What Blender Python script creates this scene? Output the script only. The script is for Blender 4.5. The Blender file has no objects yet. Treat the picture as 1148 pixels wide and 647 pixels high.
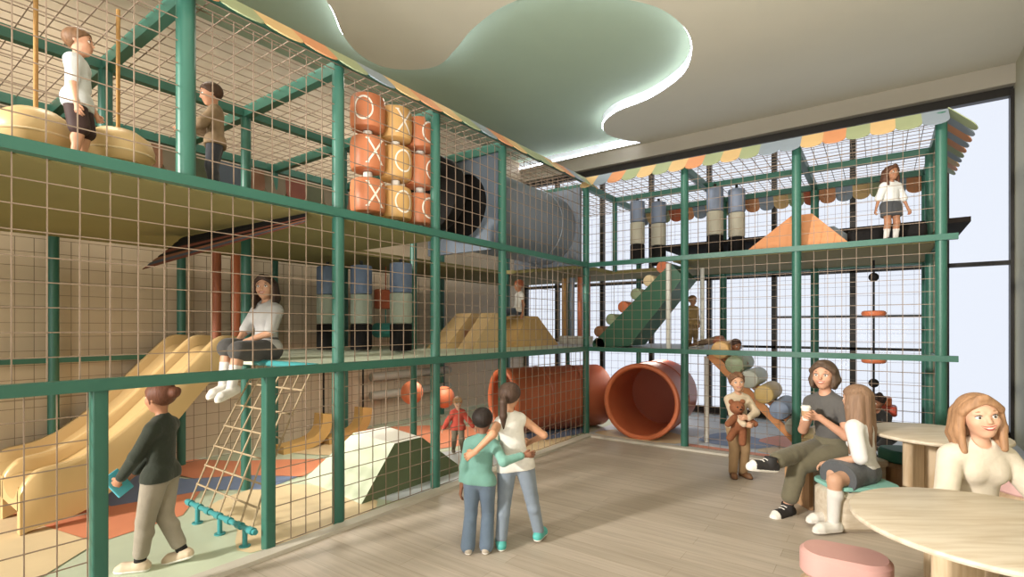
import bpy, math, random
import numpy as np
from mathutils import Vector, Matrix
from mathutils.geometry import tessellate_polygon
random.seed(7)
SC = bpy.context.scene
COL = SC.collection
PI = math.pi
V = Vector

# ------------------------------------------------------------------ materials
def lin(c):
    return c / 12.92 if c <= 0.04045 else ((c + 0.055) / 1.055) ** 2.4
def hexc(h):
    h = h.lstrip('#')
    c = [lin(int(h[i:i + 2], 16) / 255) for i in (0, 2, 4)]
    y = .3 * c[0] + .55 * c[1] + .15 * c[2]; q = .15                       # soften saturation a little everywhere
    return tuple(x * (1 - q) + y * q for x in c) + (1,)
MATS = {}
def mat(name, col, rough=0.6, var=0.06, scale=8.0, metal=0.0, bump=0.0, bscale=60.0, spec=0.35, sheen=0.0, stretch=None, emit=0.0):
    """Procedural material: base colour varied by noise, optional noise bump."""
    if name in MATS:
        return MATS[name]
    m = bpy.data.materials.new(name); m.use_nodes = True
    nt = m.node_tree; N = nt.nodes; L = nt.links
    b = N['Principled BSDF']
    b.inputs['Roughness'].default_value = rough
    b.inputs['Metallic'].default_value = metal
    b.inputs['Specular IOR Level'].default_value = spec
    tc = N.new('ShaderNodeTexCoord')
    src = tc.outputs['Object']
    if stretch:
        mp = N.new('ShaderNodeMapping'); mp.inputs['Scale'].default_value = stretch
        L.new(src, mp.inputs['Vector']); src = mp.outputs['Vector']
    nz = N.new('ShaderNodeTexNoise'); nz.inputs['Scale'].default_value = scale; nz.inputs['Detail'].default_value = 4
    L.new(src, nz.inputs['Vector'])
    c = hexc(col) if isinstance(col, str) else col
    mr = N.new('ShaderNodeMixRGB'); mr.blend_type = 'MIX'
    mr.inputs[1].default_value = tuple(max(0, x * (1 - 2.2 * var)) for x in c[:3]) + (1,)
    mr.inputs[2].default_value = tuple(min(1, x * (1 + 2.2 * var)) for x in c[:3]) + (1,)
    L.new(nz.outputs['Fac'], mr.inputs[0]); L.new(mr.outputs[0], b.inputs['Base Color'])
    if bump:
        n2 = N.new('ShaderNodeTexNoise'); n2.inputs['Scale'].default_value = bscale; n2.inputs['Detail'].default_value = 3
        L.new(src, n2.inputs['Vector'])
        bp = N.new('ShaderNodeBump'); bp.inputs['Strength'].default_value = bump; bp.inputs['Distance'].default_value = 0.01
        L.new(n2.outputs['Fac'], bp.inputs['Height']); L.new(bp.outputs[0], b.inputs['Normal'])
    if sheen:
        b.inputs['Sheen Weight'].default_value = sheen
    if emit:
        b.inputs['Emission Color'].default_value = c; b.inputs['Emission Strength'].default_value = emit
    MATS[name] = m
    return m

def brick_mat(name, c1, c2, mortar, w, hgt, mort, rot=(0, 0, 0), offset=0.5, rough=0.6, grain=None, bump=0.0, spec=0.3):
    m = bpy.data.materials.new(name); m.use_nodes = True
    nt = m.node_tree; N = nt.nodes; L = nt.links
    b = N['Principled BSDF']; b.inputs['Roughness'].default_value = rough; b.inputs['Specular IOR Level'].default_value = spec
    tc = N.new('ShaderNodeTexCoord'); mp = N.new('ShaderNodeMapping'); mp.inputs['Rotation'].default_value = rot
    L.new(tc.outputs['Object'], mp.inputs['Vector'])
    br = N.new('ShaderNodeTexBrick'); br.offset = offset
    br.inputs['Color1'].default_value = hexc(c1); br.inputs['Color2'].default_value = hexc(c2); br.inputs['Mortar'].default_value = hexc(mortar)
    br.inputs['Scale'].default_value = 1.0; br.inputs['Brick Width'].default_value = w; br.inputs['Row Height'].default_value = hgt
    br.inputs['Mortar Size'].default_value = mort; br.inputs['Mortar Smooth'].default_value = 0.3
    L.new(mp.outputs['Vector'], br.inputs['Vector'])
    out = br.outputs['Color']
    if grain:
        m2 = N.new('ShaderNodeMapping'); m2.inputs['Rotation'].default_value = rot; m2.inputs['Scale'].default_value = grain
        L.new(tc.outputs['Object'], m2.inputs['Vector'])
        nz = N.new('ShaderNodeTexNoise'); nz.inputs['Scale'].default_value = 3; nz.inputs['Detail'].default_value = 6; nz.inputs['Roughness'].default_value = 0.6
        L.new(m2.outputs['Vector'], nz.inputs['Vector'])
        rp = N.new('ShaderNodeValToRGB'); rp.color_ramp.elements[0].position = 0.3; rp.color_ramp.elements[1].position = 0.75
        rp.color_ramp.elements[0].color = (.80, .78, .75, 1); rp.color_ramp.elements[1].color = (1.08, 1.06, 1.04, 1)
        L.new(nz.outputs['Fac'], rp.inputs['Fac'])
        mx = N.new('ShaderNodeMixRGB'); mx.blend_type = 'MULTIPLY'; mx.inputs[0].default_value = 1
        L.new(out, mx.inputs[1]); L.new(rp.outputs['Color'], mx.inputs[2]); out = mx.outputs[0]
    L.new(out, b.inputs['Base Color'])
    MATS[name] = m
    return m

def wood_mat(name, base, dark, scale=(1.2, 14, 14), rough=0.45):
    if name in MATS: return MATS[name]
    m = bpy.data.materials.new(name); m.use_nodes = True
    nt = m.node_tree; N = nt.nodes; L = nt.links
    b = N['Principled BSDF']; b.inputs['Roughness'].default_value = rough; b.inputs['Specular IOR Level'].default_value = 0.3
    tc = N.new('ShaderNodeTexCoord'); mp = N.new('ShaderNodeMapping'); mp.inputs['Scale'].default_value = scale
    mp.inputs['Rotation'].default_value = (0, 0, 0.5)
    L.new(tc.outputs['Object'], mp.inputs['Vector'])
    nz = N.new('ShaderNodeTexNoise'); nz.inputs['Scale'].default_value = 2.2; nz.inputs['Detail'].default_value = 8; nz.inputs['Distortion'].default_value = 0.8
    L.new(mp.outputs['Vector'], nz.inputs['Vector'])
    rp = N.new('ShaderNodeValToRGB')
    rp.color_ramp.elements[0].position = 0.30; rp.color_ramp.elements[0].color = hexc(dark)
    rp.color_ramp.elements[1].position = 0.62; rp.color_ramp.elements[1].color = hexc(base)
    L.new(nz.outputs['Fac'], rp.inputs['Fac']); L.new(rp.outputs['Color'], b.inputs['Base Color'])
    MATS[name] = m
    return m

def hair_mat(name, col):
    if name in MATS: return MATS[name]
    m = mat(name, col, 0.55, 0.22, 9, spec=0.3, stretch=(7, 7, 0.7))
    nt = m.node_tree; N = nt.nodes; L = nt.links
    tc = N.new('ShaderNodeTexCoord'); mp = N.new('ShaderNodeMapping'); mp.inputs['Scale'].default_value = (90, 90, 6)
    L.new(tc.outputs['Object'], mp.inputs['Vector'])
    nz = N.new('ShaderNodeTexNoise'); nz.inputs['Scale'].default_value = 1.0; nz.inputs['Detail'].default_value = 3
    L.new(mp.outputs['Vector'], nz.inputs['Vector'])
    bp = N.new('ShaderNodeBump'); bp.inputs['Strength'].default_value = 0.6; bp.inputs['Distance'].default_value = 0.008
    L.new(nz.outputs['Fac'], bp.inputs['Height']); L.new(bp.outputs[0], N['Principled BSDF'].inputs['Normal'])
    return m

def glass_mat():
    m = bpy.data.materials.new('window_glass'); m.use_nodes = True
    nt = m.node_tree; N = nt.nodes; L = nt.links
    N.remove(N['Principled BSDF'])
    t = N.new('ShaderNodeBsdfTransparent'); t.inputs[0].default_value = (1, 1, 1, 1)
    g = N.new('ShaderNodeBsdfGlossy'); g.inputs['Roughness'].default_value = 0.05
    fr = N.new('ShaderNodeFresnel'); fr.inputs[0].default_value = 1.12
    mx = N.new('ShaderNodeMixShader'); L.new(fr.outputs[0], mx.inputs[0]); L.new(t.outputs[0], mx.inputs[1]); L.new(g.outputs[0], mx.inputs[2])
    L.new(mx.outputs[0], N['Material Output'].inputs[0])
    return m
def emit_mat(name, col, s):
    m = bpy.data.materials.new(name); m.use_nodes = True
    b = m.node_tree.nodes['Principled BSDF']
    b.inputs['Base Color'].default_value = hexc(col)
    b.inputs['Emission Color'].default_value = hexc(col); b.inputs['Emission Strength'].default_value = s
    return m

# ------------------------------------------------------------------ mesh builder
class MB:
    def __init__(s): s.v = []; s.f = []; s.m = []
    def add(s, vs, fs, mi=0):
        o = len(s.v); s.v += [tuple(p) for p in vs]
        s.f += [tuple(o + i for i in q) for q in fs]; s.m += [mi] * len(fs); return s
    def box(s, c, size, M=None, mi=0):
        x, y, z = (d / 2 for d in size)
        P = [V((sx * x, sy * y, sz * z)) for sz in (-1, 1) for sy in (-1, 1) for sx in (-1, 1)]
        if M is not None: P = [M @ p for p in P]
        P = [p + V(c) for p in P]
        return s.add(P, [(0, 2, 3, 1), (4, 5, 7, 6), (0, 1, 5, 4), (2, 6, 7, 3), (0, 4, 6, 2), (1, 3, 7, 5)], mi)
    def bb(s, lo, hi, mi=0):
        return s.box([(a + b) / 2 for a, b in zip(lo, hi)], [b - a for a, b in zip(lo, hi)], None, mi)
    def rbox(s, c, size, r=0.03, M=None, mi=0, n=3):
        """Box with rounded vertical edges and chamfered top and bottom."""
        x, y, z = (d / 2 for d in size); r = min(r, x * .99, y * .99)
        def ring(e, zz):
            P = []
            for cx, cy, a0 in ((x - r, y - r, 0), (-x + r, y - r, PI / 2), (-x + r, -y + r, PI), (x - r, -y + r, 1.5 * PI)):
                for k in range(n + 1):
                    a = a0 + PI / 2 * k / n; P.append(V((cx + (r - e) * math.cos(a), cy + (r - e) * math.sin(a), zz)))
            return P
        e = min(r * .4, z * .3)
        R = [ring(e, -z), ring(0, -z + e), ring(0, z - e), ring(e, z)]
        return s.rings(R, c, M, mi)
    def rings(s, R, c=(0, 0, 0), M=None, mi=0, caps=True):
        n = len(R[0]); P = []
        for r in R:
            for p in r:
                p = V(p)
                if M is not None: p = M @ p
                P.append(p + V(c))
        F = []
        for i in range(len(R) - 1):
            for k in range(n):
                F.append((i * n + k, i * n + (k + 1) % n, (i + 1) * n + (k + 1) % n, (i + 1) * n + k))
        if caps:
            F.append(tuple(range(n - 1, -1, -1))); F.append(tuple(range((len(R) - 1) * n, len(R) * n)))
        return s.add(P, F, mi)
    def tube(s, pts, r, n=8, mi=0, caps=True, closed=False):
        pts = [V(p) for p in pts]; m = len(pts); rr = r if isinstance(r, (list, tuple)) else [r] * m
        R = []; up = None
        for i, p in enumerate(pts):
            if closed: t = pts[(i + 1) % m] - pts[i - 1]
            else: t = pts[min(i + 1, m - 1)] - pts[max(i - 1, 0)]
            t.normalize()
            if up is None:
                a = V((0, 0, 1)) if abs(t.z) < .9 else V((1, 0, 0)); up = (a - t * a.dot(t)).normalized()
            else:
                up = (up - t * up.dot(t))
                up = up.normalized() if up.length > 1e-6 else V((1, 0, 0))
            sd = t.cross(up)
            ph = PI / n
            R.append([p + (up * math.cos(2 * PI * k / n + ph) + sd * math.sin(2 * PI * k / n + ph)) * rr[i] for k in range(n)])
        if closed: R.append(R[0]); caps = False
        o = len(s.f); s.rings(R, mi=mi, caps=caps)
        return s
    def cyl(s, p, q, r, n=20, mi=0, r2=None, bev=0.0):
        p, q = V(p), V(q); r2 = r if r2 is None else r2; t = (q - p).normalized()
        if bev:
            return s.tube([p, p + t * 1e-4, p + t * bev * .3, p + t * bev, q - t * bev, q - t * bev * .3, q - t * 1e-4, q], [r * .02, r - bev, r - bev * .3, r, r2, r2 - bev * .3, r2 - bev, r2 * .02], n, mi)
        return s.tube([p, q], [r, r2], n, mi)
    def lathe(s, prof, c, n=28, M=None, mi=0, sx=1, sy=1):
        R = [[V((r * math.cos(2 * PI * k / n) * sx, r * math.sin(2 * PI * k / n) * sy, z)) for k in range(n)] for r, z in prof]
        return s.rings(R, c, M, mi)
    def ell(s, c, rad, M=None, mi=0, n=16, k=10):
        prof = [(max(1e-4, math.sin(PI * i / k)), -math.cos(PI * i / k)) for i in range(k + 1)]
        R = [[V((r * math.cos(2 * PI * j / n) * rad[0], r * math.sin(2 * PI * j / n) * rad[1], z * rad[2])) for j in range(n)] for r, z in prof]
        return s.rings(R, c, M, mi)
    def prism(s, poly, a, b, mi=0):
        """poly: list of 2D (u,w); a(u,w)->Vector near, b -> far."""
        n = len(poly); A = [a(*p) for p in poly]; B = [b(*p) for p in poly]
        F = [(i, (i + 1) % n, n + (i + 1) % n, n + i) for i in range(n)]
        tri = tessellate_polygon([[V((u, w, 0)) for u, w in poly]])
        F += [tuple(t) for t in tri] + [tuple(n + i for i in reversed(t)) for t in tri]
        return s.add(A + B, F, mi)
    def flat(s, poly, z, mi=0):
        tri = tessellate_polygon([[V((p[0], p[1], 0)) for p in poly]])
        F = []
        for t in tri:
            a, b, c = (V(poly[i]).to_2d() if len(poly[i]) > 2 else V(poly[i]) for i in t)
            F.append(t if (b - a).cross(c - a) > 0 else (t[0], t[2], t[1]))
        return s.add([(p[0], p[1], z) for p in poly], F, mi)
    def build(s, name, mats, parent=None, smooth=False, ang=None):
        me = bpy.data.meshes.new(name); me.from_pydata(s.v, [], s.f)
        mats = mats if isinstance(mats, (list, tuple)) else [mats]
        for x in mats: me.materials.append(x)
        me.polygons.foreach_set('material_index', s.m)
        me.validate(); me.update()
        if smooth:
            me.polygons.foreach_set('use_smooth', [True] * len(me.polygons))
            try: me.set_sharp_from_angle(angle=math.radians(ang or 45))
            except Exception: pass
        o = bpy.data.objects.new(name, me); COL.objects.link(o)
        # consistent normals
        import bmesh
        bm = bmesh.new(); bm.from_mesh(me); bmesh.ops.recalc_face_normals(bm, faces=bm.faces); bm.to_mesh(me); bm.free()
        if parent is not None: o.parent = parent
        return o

def tag(o, label, cat, group=None):
    o['label'] = label; o['category'] = cat
    if group: o['group'] = group
    return o
def thing(name, label, cat, loc=(0, 0, 0), rz=0, group=None):
    o = bpy.data.objects.new(name, None); COL.objects.link(o)
    o.location = loc; o.rotation_euler = (0, 0, rz); o.empty_display_size = .1
    return tag(o, label, cat, group)
def struct(o):
    o['kind'] = 'structure'; return o
def dup(root, loc, rz=0, label=None):
    r = root.copy(); COL.objects.link(r); r.location = loc; r.rotation_euler = (0, 0, rz)
    if label: r['label'] = label
    for ch in list(root.children):
        c = ch.copy(); COL.objects.link(c); c.parent = r
        for g in list(ch.children):
            d = g.copy(); COL.objects.link(d); d.parent = c
    return r
def crom(P, k=6, closed=False):
    """Catmull-Rom through the points."""
    P = [V(p) for p in P]; n = len(P); out = []
    rng = range(n) if closed else range(n - 1)
    for i in rng:
        if closed: a, b, c, d = P[i - 1], P[i], P[(i + 1) % n], P[(i + 2) % n]
        else: a, b, c, d = P[max(i - 1, 0)], P[i], P[i + 1], P[min(i + 2, n - 1)]
        for j in range(k):
            t = j / k
            out.append(.5 * ((2 * b) + (c - a) * t + (2 * a - 5 * b + 4 * c - d) * t * t + (3 * b - a - 3 * c + d) * t ** 3))
    if not closed: out.append(P[-1])
    return out
# ------------------------------------------------------------------ people: implicit surface -> one continuous mesh
def surf_nets(F, org, vox):
    S = F < 0; nx, ny, nz = F.shape
    cnt = np.zeros((nx - 1, ny - 1, nz - 1), np.float32)
    acc = np.zeros((nx - 1, ny - 1, nz - 1, 3), np.float32)
    for ax in range(3):
        sl0 = [slice(None)] * 3; sl1 = [slice(None)] * 3
        sl0[ax] = slice(0, -1); sl1[ax] = slice(1, None)
        f0, f1 = F[tuple(sl0)], F[tuple(sl1)]
        cr = S[tuple(sl0)] != S[tuple(sl1)]
        d = f0 - f1; t = np.where(cr, f0 / np.where(np.abs(d) < 1e-9, 1e-9, d), 0)
        o1, o2 = [a for a in range(3) if a != ax]
        for i in (0, 1):
            for j in (0, 1):
                s = [None] * 3; s[ax] = slice(0, F.shape[ax] - 1)
                s[o1] = slice(i, F.shape[o1] - 1 + i); s[o2] = slice(j, F.shape[o2] - 1 + j)
                c = cr[tuple(s)]; cnt += c
                acc[..., ax] += np.where(c, t[tuple(s)], 0); acc[..., o1] += c * i; acc[..., o2] += c * j
    act = cnt > 0; idx = -np.ones(act.shape, np.int64); I = np.argwhere(act); idx[act] = np.arange(len(I))
    verts = (I + acc[act] / cnt[act][:, None]) * vox + org
    quads = []
    for ax in range(3):
        sl0 = [slice(1, -1)] * 3; sl1 = [slice(1, -1)] * 3
        sl0[ax] = slice(0, -1); sl1[ax] = slice(1, None)
        a, b = S[tuple(sl0)], S[tuple(sl1)]
        E = np.argwhere(a != b)
        if not len(E): continue
        inside = a[tuple(E.T)]
        for q in range(3):
            if q != ax: E[:, q] += 1
        o1, o2 = (ax + 1) % 3, (ax + 2) % 3
        def g(d1, d2):
            e = E.copy(); e[:, o1] += d1; e[:, o2] += d2
            return idx[e[:, 0], e[:, 1], e[:, 2]]
        Q = np.stack([g(-1, -1), g(0, -1), g(0, 0), g(-1, 0)], 1)
        Q[~inside] = Q[~inside][:, ::-1]
        quads.append(Q)
    return verts, np.concatenate(quads)

class Field:
    """A list of implicit shapes joined with a smooth union, in order."""
    def __init__(s): s.ops = []
    def cap(s, a, b, ra, rb=None, flat=1.0, ax=None, k=0.02):
        s.ops.append(('cap', np.array(a, float), np.array(b, float), ra, ra if rb is None else rb, flat, None if ax is None else np.array(ax, float), k)); return s
    def ell(s, c, rad, M=None, k=0.02, sub=False):
        s.ops.append(('sub' if sub else 'ell', np.array(c, float), np.array(rad, float), None if M is None else np.array(M, float), k)); return s
    def cut(s, p, n):
        n = np.array(n, float); s.ops.append(('cut', np.array(p, float), n / np.linalg.norm(n))); return s
    def mesh(s, vox, smooth=1):
        lo = np.full(3, 1e9); hi = -lo
        for o in s.ops:
            if o[0] == 'cap':
                r = max(o[3], o[4]); lo = np.minimum(lo, np.minimum(o[1], o[2]) - r); hi = np.maximum(hi, np.maximum(o[1], o[2]) + r)
            elif o[0] == 'ell':
                r = o[2].max(); lo = np.minimum(lo, o[1] - r); hi = np.maximum(hi, o[1] + r)
        lo -= 3 * vox; hi += 3 * vox
        dim = np.ceil((hi - lo) / vox).astype(int) + 1
        F = np.full(dim, 0.05, np.float32)
        def block(l, h):
            i0 = np.clip(np.floor((l - lo) / vox).astype(int), 0, dim - 1); i1 = np.clip(np.ceil((h - lo) / vox).astype(int) + 1, 1, dim)
            sl = tuple(slice(a, b) for a, b in zip(i0, i1))
            g = np.meshgrid(*[lo[q] + vox * np.arange(i0[q], i1[q]) for q in range(3)], indexing='ij')
            return sl, g
        for o in s.ops:
            if o[0] == 'cap':
                _, a, b, ra, rb, flat, ax, k = o
                m = max(ra, rb) + k + 3 * vox
                sl, g = block(np.minimum(a, b) - m, np.maximum(a, b) + m)
                ba = b - a; L2 = max(ba.dot(ba), 1e-12)
                pa = [g[q] - a[q] for q in range(3)]
                t = np.clip((pa[0] * ba[0] + pa[1] * ba[1] + pa[2] * ba[2]) / L2, 0, 1)
                q_ = [pa[q] - t * ba[q] for q in range(3)]
                d2 = q_[0] ** 2 + q_[1] ** 2 + q_[2] ** 2
                if ax is not None:
                    e = q_[0] * ax[0] + q_[1] * ax[1] + q_[2] * ax[2]
                    d2 = d2 + e * e * (1 / flat ** 2 - 1)
                d = np.sqrt(d2) - (ra + (rb - ra) * t)
            elif o[0] in ('ell', 'sub'):
                _, c, rad, M, k = o
                m = rad.max() + k + 3 * vox
                sl, g = block(c - m, c + m)
                p = [g[q] - c[q] for q in range(3)]
                if M is not None: p = [p[0] * M[0, q] + p[1] * M[1, q] + p[2] * M[2, q] for q in range(3)]
                k0 = np.sqrt(sum((p[q] / rad[q]) ** 2 for q in range(3))) + 1e-9
                k1 = np.sqrt(sum((p[q] / rad[q] ** 2) ** 2 for q in range(3))) + 1e-9
                d = k0 * (k0 - 1) / k1
            else:
                _, p, n = o
                g = np.meshgrid(*[lo[q] + vox * np.arange(dim[q]) for q in range(3)], indexing='ij')
                d = sum((g[q] - p[q]) * n[q] for q in range(3))
                F = np.maximum(F, d.astype(np.float32)); continue
            f = F[sl]
            if o[0] == 'sub':
                F[sl] = np.maximum(f, -d)
            else:
                h = np.maximum(k - np.abs(f - d), 0) / max(k, 1e-6)
                F[sl] = np.minimum(f, d) - h * h * k * .25
        F[0] = F[-1] = .05; F[:, 0] = F[:, -1] = .05; F[:, :, 0] = F[:, :, -1] = .05
        v, q = surf_nets(F, lo, vox)
        for _ in range(smooth):
            n = len(v); acc = np.zeros((n, 3)); c = np.zeros(n)
            for i in range(4):
                np.add.at(acc, q[:, i], v[q[:, (i + 1) % 4]] + v[q[:, i - 1]]); np.add.at(c, q[:, i], 2)
            v = .5 * v + .5 * acc / np.maximum(c, 1)[:, None]
        return v, q
    def build(s, name, mats, parent=None, vox=.007, smooth=1, extra=None):
        v, q = s.mesh(vox, smooth)
        mb = MB(); mb.v = [tuple(p) for p in v]; mb.f = [tuple(int(i) for i in f) for f in q]; mb.m = [0] * len(q)
        if extra: mb.add(extra.v, extra.f, 0)
        return mb.build(name, mats, parent, smooth=True, ang=80)

def ik(a, t, l1, l2, pole):
    a, t = V(a), V(t); d = t - a; L = d.length
    if L > (l1 + l2) * .999: d = d * ((l1 + l2) * .999 / L); L = d.length; t = a + d
    x = (l1 * l1 - l2 * l2 + L * L) / (2 * L); hgt = math.sqrt(max(l1 * l1 - x * x, 0))
    n = d.normalized(); p = V(pole); p = p - n * p.dot(n)
    p = p.normalized() if p.length > 1e-5 else V((0, 0, 1))
    return a + n * x + p * hgt, t

def face(dx, dy): return math.atan2(-dx, dy)
CR, CF = (.811, .585), (-.585, .811)          # the photo's rightward and forward directions on the floor
def facing(r, f): return face(r * CR[0] + f * CF[0], r * CR[1] + f * CF[1])
def w2l(loc, rz, p):
    d = V(p) - V(loc); c, s = math.cos(-rz), math.sin(-rz)
    return V((c * d.x - s * d.y, s * d.x + c * d.y, d.z))

SKIN = {}
def skin(tone):
    if tone not in SKIN: SKIN[tone] = mat('skin_' + tone.strip('#'), tone, .5, .04, 20, spec=.35)
    return SKIN[tone]

def person(name, label, cat, loc, rz, h, hh=.15, pel=None, lean=(0, 0, 1), shw=0.0, look=(0, 0, 0), hands=None, feet=None,
           skin_c='#c99a78', hair=('short', '#4a3020'), top=None, bottom=None, skirt=None, socks=None, shoes=None, vox=.007, smile=True,
           female=False, fing=.5, palms=None, width=1.0, eyec='#3a2a1c', lip='#a8574b', group=None):
    """One figure facing local +Y; every target is in the figure's own metres."""
    T = .32; a_l1, a_l2 = .165 * h, .148 * h
    hipz = h * (1 - hh - .02 - T)
    P = V((0, 0, hipz)) if pel is None else V(pel)
    up = V(lean).normalized()
    fw = V((0, 1, 0)); fw = (fw - up * fw.dot(up)).normalized(); rt = fw.cross(up)
    cs, sn = math.cos(shw), math.sin(shw)
    srt = rt * cs + fw * sn; sfw = fw * cs - rt * sn
    C = P + up * (T - .05) * h; Nb = P + up * T * h
    w = width
    # head frame: look = (yaw to own left +, pitch up +, tilt to own right +)
    R = Matrix.Rotation(look[0], 3, 'Z') @ Matrix.Rotation(look[1], 3, 'X') @ Matrix.Rotation(look[2], 3, 'Y')
    upm = (up * .4 + V((0, 0, 1)) * .6).normalized()
    hu = R @ V((0, 0, 1)); hf = R @ V((0, 1, 0)); hr = R @ V((1, 0, 0))
    hs = hh * h
    Hc = Nb + upm * .025 * h + hu * hs * .48 + V((0, .012 * h, 0))
    HM = np.array([hr, hf, hu]).T
    def hp(x, y, z): return Hc + (hr * x + hf * y + hu * z) * hs
    SH = {'R': C + srt * .092 * h * w - up * .012 * h, 'L': C - srt * .092 * h * w - up * .012 * h}
    HJ = {'R': P + rt * .052 * h * w, 'L': P - rt * .052 * h * w}
    legL = (hipz - .045 * h); t1, t2 = legL * .515, legL * .495
    hands = hands or {}; feet = feet or {}; palms = palms or {}
    EL, WR, KN, AN, TOE, SUP = {}, {}, {}, {}, {}, {}
    for s, sg in (('R', 1), ('L', -1)):
        tg, po = hands.get(s, ((sg * .125 * h * w, .02 * h, P.z - .04 * h), (sg * .3, -1, 0)))
        EL[s], WR[s] = ik(SH[s], tg, a_l1, a_l2, po)
        ft = feet.get(s, ((sg * .06 * h, 0, .045 * h), (0, 1, 0), (sg * .15, 1, 0)))
        KN[s], AN[s] = ik(HJ[s], ft[0], t1, t2, ft[1])
        TOE[s] = V(ft[2]).normalized()
        u = V((0, 0, 1)) - TOE[s] * TOE[s].z
        if u.length < .3: u = V((0, 1, 0)) - TOE[s] * TOE[s].y
        SUP[s] = u.normalized()
    def torso(F, o, k=.02):
        F.cap(P - rt * .035 * h * w + up * .01 * h, P + rt * .035 * h * w + up * .01 * h, .062 * h * w + o, None, .9, fw, k)
        F.cap(P + up * .02 * h, P + up * .14 * h, .073 * h * w + o, (.060 if female else .066) * h * w + o, .74, fw, k)
        F.cap(P + up * .12 * h, C - up * .03 * h, (.060 if female else .066) * h * w + o, .080 * h * w + o, .68, sfw, k)
        F.cap(SH['L'] + srt * .02 * h, SH['R'] - srt * .02 * h, .032 * h + o, None, 1, None, k)
        for q in 'LR': F.cap(Nb - up * .012 * h, SH[q].lerp(C, .25) + up * .012 * h, .022 * h + o * .5, .022 * h + o, 1, None, k)
        if female:
            for sg in (1, -1):
                F.ell(C - up * .055 * h + sfw * .040 * h + srt * sg * .036 * h, (.031 * h + o, .023 * h + o, .031 * h + o), None, k * 1.6)
    def arm(F, s, o, ln=2.0, k=.015, o2=None):
        o2 = o if o2 is None else o2
        if ln <= 1: F.cap(SH[s], SH[s].lerp(EL[s], ln), .029 * h + o, .025 * h + o2, 1, None, k)
        else:
            F.cap(SH[s], EL[s], .029 * h + o, .023 * h + o, 1, None, k)
            F.cap(EL[s], EL[s].lerp(WR[s], ln - 1), .0235 * h + o, (.0235 - .008 * (ln - 1)) * h + o2, 1, None, k)
    def leg(F, s, o, ln=2.0, k=.02, flare=0.0):
        if ln <= 1: F.cap(HJ[s], HJ[s].lerp(KN[s], ln), .057 * h * w + o, .042 * h + o + flare * h, 1, None, k)
        else:
            F.cap(HJ[s], KN[s], .057 * h * w + o, .037 * h + o, 1, None, k)
            e = KN[s].lerp(AN[s], ln - 1)
            F.cap(KN[s], e, .037 * h + o, (.037 - .014 * (ln - 1)) * h + o + flare * h, 1, None, k)
            if ln > 1.4:
                bk = (KN[s] - HJ[s]).normalized() - (AN[s] - KN[s]).normalized()
                bk = -fw if bk.length < .25 else -bk.normalized() * 1.0
                if bk.dot(V((0, -1, 0))) < -.2 and P.z > hipz * .9: bk = -fw
                c = KN[s].lerp(AN[s], .3) + bk * .010 * h
                F.ell(c, (.033 * h + o,) * 3, None, k)
    # ---- body
    B = Field()
    torso(B, 0)
    for s in 'RL':
        arm(B, s, 0); leg(B, s, 0)
        hl = AN[s] - TOE[s] * .022 * h - SUP[s] * .02 * h; bl = AN[s] + TOE[s] * .09 * h - SUP[s] * .026 * h
        B.cap(AN[s], hl, .022 * h, .022 * h, 1, None, .015); B.cap(hl, bl, .022 * h, .018 * h, 1, None, .015)
    B.cap(Nb - up * .02 * h, Hc - hu * hs * .3 - hf * hs * .06, .028 * h if hh > .145 or female else .034 * h, None, 1, None, .025)
    kk = .06 * hs
    B.ell(hp(0, -.05, .12), (.37 * hs, .45 * hs, .38 * hs), HM, .02)
    B.ell(hp(0, .10, -.16), (.29 * hs, .31 * hs, .34 * hs), HM, kk * 2)
    B.ell(hp(0, .22, -.40), (.12 * hs, .13 * hs, .10 * hs), HM, kk * 2)
    B.cap(hp(0, .40, .03), hp(0, .465, -.10), .035 * hs, .05 * hs, 1, None, kk)
    for sg in (1, -1):
        B.ell(hp(sg * .17, .26, -.12), (.12 * hs,) * 3, None, kk * 1.6)
        B.cap(hp(sg * .07, .385, .115), hp(sg * .22, .31, .11), .035 * hs, None, 1, None, kk)
        B.ell(hp(sg * .37, -.04, -.02), (.04 * hs, .085 * hs, .12 * hs), HM, kk)
        B.ell(hp(sg * .155, .42, .015), (.085 * hs, .07 * hs, .05 * hs), HM, 0, sub=True)
    B.cap(hp(-.10, .37, -.245), hp(.10, .37, -.245), .035 * hs, None, 1, None, kk)
    X = MB()
    for s, sg in (('R', 1), ('L', -1)):
        d = (WR[s] - EL[s]).normalized()
        if s in palms and len(palms[s]) > 1 and palms[s][1] is not None: d = V(palms[s][1]).normalized()
        pn = V(palms[s][0]) if s in palms else V((-sg, .25, 0))
        pn = (pn - d * pn.dot(d)); pn = pn.normalized() if pn.length > .05 else V((0, 0, -1))
        sd = d.cross(pn)                                   # across the knuckles
        th = V((0, 1, .2)); sd = sd if sd.dot(th) > 0 else -sd   # thumb side forward
        k0 = WR[s] + d * .052 * h
        B.cap(WR[s] - d * .005 * h, k0 - d * .008 * h, .017 * h, .023 * h, .5, pn, .012)
        fl = (.040, .045, .042, .033)
        for i in range(4):
            b0 = k0 + sd * (.0165 - .011 * i) * h - d * .008 * h
            dr = (d + sd * (.10 - .07 * i)).normalized(); pts = [b0]; L = fl[i] * h; r = .0066 * h
            ang = 0
            for frac, cu in ((.25, .2), (.42, .7), (.33, 1.0), (.25, .8)):
                ang += cu * fing
                dd = dr * math.cos(ang) + pn * math.sin(ang)
                pts.append(pts[-1] + dd * L * frac)
            X.tube(pts + [pts[-1] + dd * r * .5], [r, r, r * .98, r * .92, r * .82, r * .35], 6)
        b0 = WR[s] + d * .016 * h + sd * .012 * h
        dr = (d * .75 + sd * .62 + pn * .25).normalized()
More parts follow.
